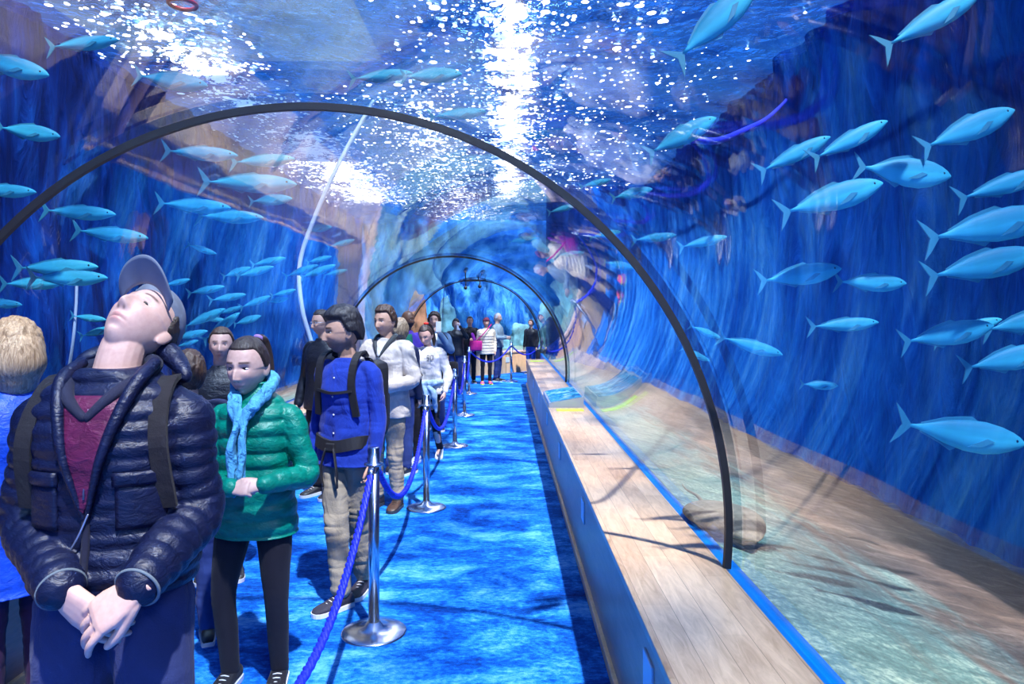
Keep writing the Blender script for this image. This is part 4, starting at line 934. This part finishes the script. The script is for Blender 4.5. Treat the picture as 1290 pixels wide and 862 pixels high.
RL = ['blue rope sloping down towards the camera from the nearest wide-based post', 'blue rope hanging behind the khaki trousers to the post before the girl in white', 'blue rope running from the girl in white to the next post back', 'blue rope drooping between the third and fourth posts', 'blue rope drooping towards the post by the person in black', 'blue rope swung across in front of the white-haired man', 'blue rope crossing the walkway past the last post towards the turn']
for i in range(7):
    (x0, y0), (x1, y1) = SP[i], SP[i+1]; d = V((x1-x0, y1-y0, 0)).normalized()*.055
    rope((x0+d.x, y0+d.y, .885), (x1-d.x, y1-d.y, .885), sags[i], RL[i])
# ------------------------------------------------------------------ signs on the bench
SIGNB = NT('underwater_picture'); _v = SIGNB.coords((1, 1, 1)); SIGNB.l(SIGNB.ramp(SIGNB.noise(_v, 9, 5, .6, 1.0), [(.3, (.005, .10, .35)), (.5, (.03, .35, .65)), (.7, (.55, .80, .90))]), SIGNB.p.inputs['Base Color']); SIGNB.p.inputs['Roughness'].default_value = .15
SILV = plain('silver_box', (.45, .50, .58), .35, .6); YEL = plain('lime_strip', (.55, .80, .06), .5, nscale=30)
t = empty('information_panel', (.70, 8.75, BZ), 0, 'slanted information panel with two underwater pictures standing on the oak bench', 'information panel')
b = bmesh.new(); w_, l_ = .20, .62
pr = [V((-w_, -l_, 0)), V((w_, -l_, 0)), V((w_, l_, 0)), V((-w_, l_, 0)), V((-w_, -l_, .05)), V((w_, -l_, .12)), V((w_, l_, .12)), V((-w_, l_, .05))]
vv = [b.verts.new(p) for p in pr]
for f in ((0, 3, 2, 1), (4, 5, 6, 7), (0, 1, 5, 4), (1, 2, 6, 5), (2, 3, 7, 6), (3, 0, 4, 7)): b.faces.new([vv[i] for i in f])
mesh_obj('panel_box', b, SILV, t, False)
for y0, y1 in ((-l_+.04, -.02), (.02, l_-.04)):
    b = bmesh.new(); rings(b, [[V((-w_+.02, y, .0565)), V((w_-.02, y, .1195)), V((w_-.02, y, .1225)), V((-w_+.02, y, .0595))] for y in (y0, y1)]); bmesh.ops.recalc_face_normals(b, faces=b.faces); mesh_obj('picture', b, SIGNB.m, t, False)
b = bmesh.new(); box(b, V((.72, 7.92, BZ+.003)), (.30, .16, .006)); tag(mesh_obj('warning_strip', b, YEL, None, False), 'lime yellow strip stuck on the oak bench before the information panel', 'floor sticker')
b = bmesh.new(); box(b, V((.70, 15.9, BZ+.003)), (.30, .2, .006)); tag(mesh_obj('warning_strip', b, YEL, None, False), 'lime yellow strip stuck on the far end of the oak bench', 'floor sticker')
# spot cluster on the third ring
t = empty('spotlight_cluster', (TX, 19.1, TZ+TR-.02), 0, 'cluster of small black spotlights on top of the furthest black ring', 'spotlight')
b = bmesh.new(); box(b, (0, 0, -.02), (.55, .05, .04), bev=.005); mesh_obj('bracket', b, BLACK, t, False)
for dx, dz in ((-.22, .18), (-.22, -.22), (.12, .10), (.30, .12), (.16, -.18)):
    b = bmesh.new(); bar(b, (dx, 0, -.02), (dx, -.03, dz), .015); bar(b, (dx, .03, dz), (dx, -.15, dz), .03, 14, .05); mesh_obj('spot_head', b, BLACK, t)
# ------------------------------------------------------------------ fish
def fishmat():
    t = NT('blue_lit_fish_skin'); v = t.coords((1, 1, 1), out='Object'); sp = t.n('ShaderNodeSeparateXYZ'); t.l(v, sp.inputs[0])
    n = t.noise(t.coords((3, 3, 14)), 2.0, 3); z = t.math('ADD', sp.outputs[2], t.math('MULTIPLY', t.math('SUBTRACT', n, .5), .05))
    t.l(t.ramp(t.math('ADD', t.math('MULTIPLY', z, 4.0), .5), [(.15, (.05, .52, .74)), (.46, (.04, .46, .66)), (.60, (.022, .30, .46)), (.85, (.015, .19, .32))]), t.p.inputs['Base Color'])  # silver skin with blue tank light put into the colour; darker back is countershading
    t.p.inputs['Roughness'].default_value = .6; t.p.inputs['Specular IOR Level'].default_value = .25; return t.m
FISH = fishmat(); FIN = plain('fish_fin', (.02, .20, .32), .6); FEYE = plain('fish_eye', (.005, .01, .02), .15)
def fin(pts, th=.006):
    b = bmesh.new(); rings(b, [[V((x, -th, z)) for x, z in pts], [V((x, th, z)) for x, z in pts]]); bmesh.ops.recalc_face_normals(b, faces=b.faces); return b
def make_fish(deep=1.0):
    """one unit long from tail tips (-.5) to nose (+.5), swimming along +X"""
    t = empty('fish'); rs = []
    for u, h_, w_, zc in ((-.40, .012, .010, 0), (-.34, .020, .014, 0), (-.26, .045, .024, 0), (-.12, .092, .045, -.003), (.04, .122, .060, -.006), (.18, .125, .064, -.006), (.30, .105, .057, -.004), (.39, .074, .043, 0), (.45, .045, .028, .0), (.488, .018, .012, -.003), (.50, .006, .005, -.004)):
        rs.append([V((u, w_*math.cos(2*PI*k/18), zc+h_*deep*math.sin(2*PI*k/18))) for k in range(18)])
    b = bmesh.new(); rings(b, rs); bmesh.ops.recalc_face_normals(b, faces=b.faces); mesh_obj('fish_body', b, FISH, t)
    mesh_obj('tail_fin', fin([(-.37, 0), (-.40, .018), (-.47, .10), (-.53, .155), (-.475, .03), (-.46, 0), (-.475, -.03), (-.53, -.155), (-.47, -.10), (-.40, -.018)]), FIN, t, False)
    mesh_obj('dorsal_fin', fin([(.12, .11*deep), (.06, .142*deep), (-.02, .130*deep), (-.14, .105*deep), (-.32, .035), (-.30, .015), (-.1, .08*deep)]), FIN, t, False)
    mesh_obj('anal_fin', fin([(-.02, -.11*deep), (-.07, -.140*deep), (-.15, -.10*deep), (-.32, -.035), (-.30, -.015), (-.1, -.08*deep)]), FIN, t, False)
    for sd in (1, -1):
        b = fin([(.22, -.02), (.12, -.075), (.02, -.085), (.16, -.005)], .003); bmesh.ops.translate(b, verts=b.verts, vec=(0, sd*.066, 0)); mesh_obj('pectoral_fin', b, FIN, t, False)
        b = bmesh.new(); ell(b, (.405, sd*.036, .014), (.012, .006, .012), n=10); mesh_obj('fish_eye', b, FEYE, t)
    return t
def copy_tree(o, parent=None):
    c = o.copy(); COL.objects.link(c); c.parent = parent
    for ch in list(o.children): copy_tree(ch, c)
    return c
def ok_point(p, m=.06):
    if not (WL+.42 < p.x < WR-.42 and p.z < SZ-.15 and p.y < TE-1): return False
    d = math.hypot(p.x-TX, p.z-TZ)
    if d < TR+.10+m: return False
    if p.z < BZ+.05-(abs(p.x-TX)-1.8)*.45: return False
    return True
protos = [make_fish(1.0), make_fish(.78), make_fish(1.25)]; used = [False]*3
def put_fish(x1, y1, x2, y2, L, label, group, kind=0, yaw=0.0):
    """tail and nose positions as seen in the photograph; the distance is the first that lies in the water beside the tunnel"""
    px = math.hypot(x2-x1, y2-y1); Yt = F*L/px; best = None
    for k in range(0, 60):
        for s_ in (1, -1):
            Y = Yt*(1+s_*.04*k)
            if Y < 1.3 or best: continue
            if all(ok_point(at(a, b_, Y)) for a, b_ in ((x1, y1), (x2, y2), ((x1+x2)/2, (y1+y2)/2))): best = Y
    if not best: print('NOFISH', x1, y1, L); return
    a, b_ = at(x1, y1, best), at(x2, y2, best); d = b_-a; ln = d.length; yw = math.radians(yaw)
    d = V((d.x, ln*math.tan(yw), d.z)); 
    if not used[kind]: o = protos[kind]; used[kind] = True
    else: o = copy_tree(protos[kind])
    o.location = (a+b_)/2; xx = d.normalized(); yy_ = V((0, 0, 1)).cross(xx).normalized(); zz = xx.cross(yy_); o.rotation_euler = Matrix((xx, yy_, zz)).transposed().to_euler()
    o.scale = (d.length,)*3 if abs(yaw) < 35 else (ln*1.9,)*3
    tag(o, label, 'fish', group); return o
G = 'silver blue fish beyond the right-hand glass'
for a in [
 (955, 355, 1060, 338, .33, 'plump pale blue fish left of its twin, swimming level at mid height', 0),
 (1052, 355, 1142, 357, .30, 'pale blue fish just in front of the plump one, nose towards the dark corner', 0),
 (1018, 412, 1107, 406, .30, 'slender pale fish alone, below the pair at mid height', 1),
 (905, 424, 986, 447, .30, 'pale blue fish heading slightly downward just past the big black ring', 1),
 (1130, 533, 1292, 560, .50, 'largest pale fish, cruising lowest on the right above the brown bench reflection on the seabed', 0),
 (1135, 432, 1252, 410, .36, 'fish overlapped by the nose-up fish behind it at the right, tail forked', 0),
 (1175, 428, 1262, 402, .40, 'partly hidden fish behind the overlapping one at the right', 1),
 (1212, 465, 1330, 440, .40, 'bright fish cut by the picture edge, just above the largest pale fish', 0),
 (1238, 417, 1345, 395, .40, 'bright fish cut by the picture edge, touching the overlapping pair', 0),
 (1166, 350, 1310, 318, .46, 'long pale fish cut by the picture edge, above the overlapping pair', 0),
 (1165, 302, 1330, 268, .48, 'broad fish cut by the picture edge, under the small upturned one', 0),
 (1205, 252, 1325, 214, .40, 'upturned fish cut by the picture edge, upper right', 1),
 (1078, 210, 1198, 222, .38, 'deep-bodied fish nosing down in the upper right school', 2),
 (982, 270, 1112, 230, .40, 'fish rising under the deep-bodied one, tail by the ring reflection', 0),
 (955, 218, 1046, 172, .34, 'nose-up fish leading the three rising past the blue underwater rope', 1),
 (1022, 202, 1118, 152, .34, 'nose-up fish following close behind the leading riser', 1),
 (1160, 188, 1278, 138, .40, 'nose-up fish near the upper right corner', 0),
 (1110, 62, 1238, -12, .42, 'steeply rising fish cut by the top edge at the right', 1),
 (850, 78, 955, -25, .46, 'steeply rising fish cut by the top edge beside the sparkling water', 0),
 (815, 195, 902, 148, .34, 'nose-up fish just under the sparkling glints, beside the blue rope', 0),
 (855, 312, 916, 298, .30, 'small bright-backed fish just right of the big black ring', 1),
 (796, 303, 852, 296, .30, 'small bright-backed fish touching the big black ring', 1),
 (868, 410, 908, 426, .24, 'small fish tail to tail with the downward fish past the ring', 1),
 (858, 438, 894, 455, .22, 'small faint fish low beside the big black ring', 1)]:
    put_fish(*a[:6], G, a[6])
put_fish(1008, 484, 1056, 486, .17, 'stubby fish seen nearly nose on, below the slender one', G, 0, 0)
GL = 'fish of the shoal beyond the left-hand glass'
def many(lst, L, label, group, kind=1):
    for q in lst: put_fish(*q, L*(.92+.16*random.random()), label, group, kind if random.random() < .7 else 0)
many([(52, 265, 146, 270), (92, 290, 187, 300)], .62, 'long pale fish pair above the grey cap', 'two long pale fish above the grey cap')
many([(17, 338, 124, 336), (35, 350, 136, 350), (0, 358, 82, 356)], .62, 'pale fish overlapping in a cluster of three left of the grey cap', 'cluster of three fish left of the grey cap')
many([(-30, 380, 28, 384), (-5, 160, 76, 172), (-40, 238, 46, 242), (-40, 70, 62, 95)], .52, 'pale fish cut by the left picture edge', 'fish at the left picture edge')
many([(89, 398, 134, 403), (100, 424, 146, 412)], .40, 'small faint fish between the blonde hair and the capped face', 'small fish beside the capped face')
put_fish(235, 308, 273, 320, .30, 'small bright fish alone, nosing down right of the cap', GL, 1)
put_fish(205, 360, 240, 352, .30, 'bright fish half hidden by the grey cap', GL, 1)
many([(236, 370, 283, 361), (263, 379, 310, 371), (280, 349, 316, 337), (297, 349, 345, 336), (316, 334, 360, 325), (358, 349, 401, 334), (378, 350, 423, 334), (407, 347, 438, 340), (386, 331, 418, 323), (412, 312, 447, 302), (302, 388, 341, 373),
      (341, 373, 373, 365), (336, 381, 363, 376), (230, 413, 284, 389), (255, 430, 302, 394), (294, 409, 329, 398), (274, 396, 306, 386), (216, 427, 262, 417), (222, 437, 250, 429), (250, 400, 285, 404)], .42,
     'silvery fish of the tight shoal above the ponytailed woman in green', 'tight shoal above the ponytailed woman')
many([(197, 256, 291, 262), (247, 272, 332, 274), (314, 254, 368, 250), (252, 229, 374, 232), (380, 290, 418, 286), (170, 95, 262, 108), (205, 190, 300, 196), (290, 205, 372, 200), (60, 60, 150, 50), (440, 100, 520, 92)], .62,
     'dark-backed fish swimming just under the sparkling water on the left', 'dark-backed fish under the surface')
many([(505, 97, 582, 93), (540, 148, 612, 140), (640, 305, 676, 300), (690, 268, 728, 258), (742, 300, 782, 292), (760, 330, 800, 338), (700, 322, 736, 318), (770, 250, 822, 238), (730, 236, 770, 226)], .45,
     'fish gliding over the top of the tunnel', 'fish over the top of the tunnel')
# small ray resting on the sand behind the big ring
Yr = 3.55; c = at(925, 664, Yr)
def on_sand(px, py):
    for k in range(400):
        Y = 2.0+.01*k; p = at(px, py, Y)
        u = (p.x-BX-.06)/(WR+.5-BX)
        if u > 0 and p.z <= BZ-.03-(BZ+.20)*min(1, u*1.15)**1.1+.05: return p
    return c
pa, pb = on_sand(884, 638), on_sand(955, 690); tl = on_sand(846, 612); d = (pb-pa); L = d.length; xx = d.normalized(); zz = V((0, 0, 1)); yy_ = zz.cross(xx).normalized(); zz = xx.cross(yy_)
t = empty('ray', (pa+pb)/2, 0, 'mottled brown ray with a thin tail lying on the sand behind the big black ring', 'ray'); t.rotation_euler = Matrix((xx, yy_, zz)).transposed().to_euler()
RAYM = plain('ray_skin', (.20, .17, .12), .8, nscale=25, namp=.35)
b = bmesh.new(); n_ = 16; rs = []
for k in range(n_+1):
    u = k/n_; wd = L*.30*math.sin(PI*min(1, u**.75))**.8+.004; th = L*.06*math.sin(PI*u)**.6+.003; x0 = L*(u-.5)
    rs.append([V((x0, wd*math.cos(a*PI/8), .03+max(-.02, th*math.sin(a*PI/8)))) for a in range(16)])
rings(b, rs); bmesh.ops.recalc_face_normals(b, faces=b.faces); mesh_obj('ray_body', b, RAYM, t)
b = bmesh.new(); tube(b, [V((-L*.5, 0, .03)), V((-L*.65, .01, .035)), V((-L*.8, -.01, .04)), V((-L*.98, .01, .04))], [.012, .009, .006, .003], 8, 4); mesh_obj('ray_tail', b, RAYM, t)
# ropes and hoses hanging in the water
def hose(pts, Y, r, m, label, nm):
    b = bmesh.new(); q = [at(px, py, Y+dy) for px, py, dy in pts]; tube(b, q, r, 10, 6); return tag(mesh_obj(nm, b, m), label, 'rope')
hose([(872, 176, -.1), (905, 177, 0), (940, 163, .7), (968, 148, 2.0), (988, 129, 4.2), (990, 126, 4.7)], 3.3, .016, ROPE, 'thick blue rope looped underwater beyond the right glass under the surface', 'underwater_rope')
hose([(470, 128, 0), (430, 200, -.5), (398, 270, -.8), (378, 330, -1.0), (380, 385, -1.2), (392, 430, -1.2), (408, 480, -1.2)], 12.0, .035, plain('pale_hose', (.40, .52, .70), .6), 'pale hose hanging down through the water beyond the left glass', 'hose')
hose([(97, 332, 0), (96, 380, 0), (92, 430, 0), (84, 480, .1)], 8.0, .016, plain('pale_hose', (.4, .5, .7), .6), 'thin pale rope hanging behind the blonde hair', 'underwater_rope')
# floating red ring on the water
b = bmesh.new(); c = at(230, 31, 7.6); tube(b, [V((.14*math.cos(a*PI/12), .14*math.sin(a*PI/12), 0)) for a in range(25)], .022, 10, 1); o = mesh_obj('float_ring', b, plain('red_plastic', (.55, .02, .03), .4)); o.location = (c.x, c.y, SZ-.05); tag(o, 'small red ring floating on the water high above the grey cap', 'float')
# boulders and pale rock in the tank
ROCKP = plain('pale_aqua_rock', (.14, .36, .44), .9, nscale=3, namp=.4, bump=.5); ROCKB = plain('brown_reef_rock', (.28, .16, .10), .9, nscale=3, namp=.4, bump=.5)
def boulder(px, py, Y, r, m, label, seed=0, sq=(1, 1, 1)):
    b = bmesh.new(); bmesh.ops.create_icosphere(b, subdivisions=4, radius=1)
    for v in b.verts:
        n = v.co.normalized(); k = 1+.28*noise.noise(n*1.6+V((seed, 0, 0)))+.12*noise.noise(n*4+V((0, seed, 0))); v.co = V((n.x*k*r*sq[0], n.y*k*r*sq[1], n.z*k*r*sq[2]))
    o = mesh_obj('boulder', b, m); o.location = at(px, py, Y); return tag(o, label, 'rock', 'rocks in the tank beyond the far glass')
boulder(630, 440, 22.6, .42, ROCKP, 'pale aqua rock behind the white-haired man', 1, (.8, .6, 1.2)); boulder(657, 432, 24.3, .55, ROCKP, 'pale aqua rock left of the person by the bench end', 2, (.8, .6, 1.3)); boulder(690, 432, 25.2, .55, ROCKP, 'pale aqua rock behind the person by the bench end', 3, (.9, .6, 1.2))
boulder(562, 412, 21.6, .36, ROCKP, 'slim pale rock rising over the curly-haired person', 4, (.8, .6, 2.3)); boulder(596, 436, 23.4, .42, ROCKP, 'pale aqua rock behind the dark-haired person with a phone', 5, (.9, .6, 1.1))
boulder(526, 406, 20.6, .5, ROCKB, 'brown reef rock rising behind the queue on the left', 6, (.6, .6, 1.7))
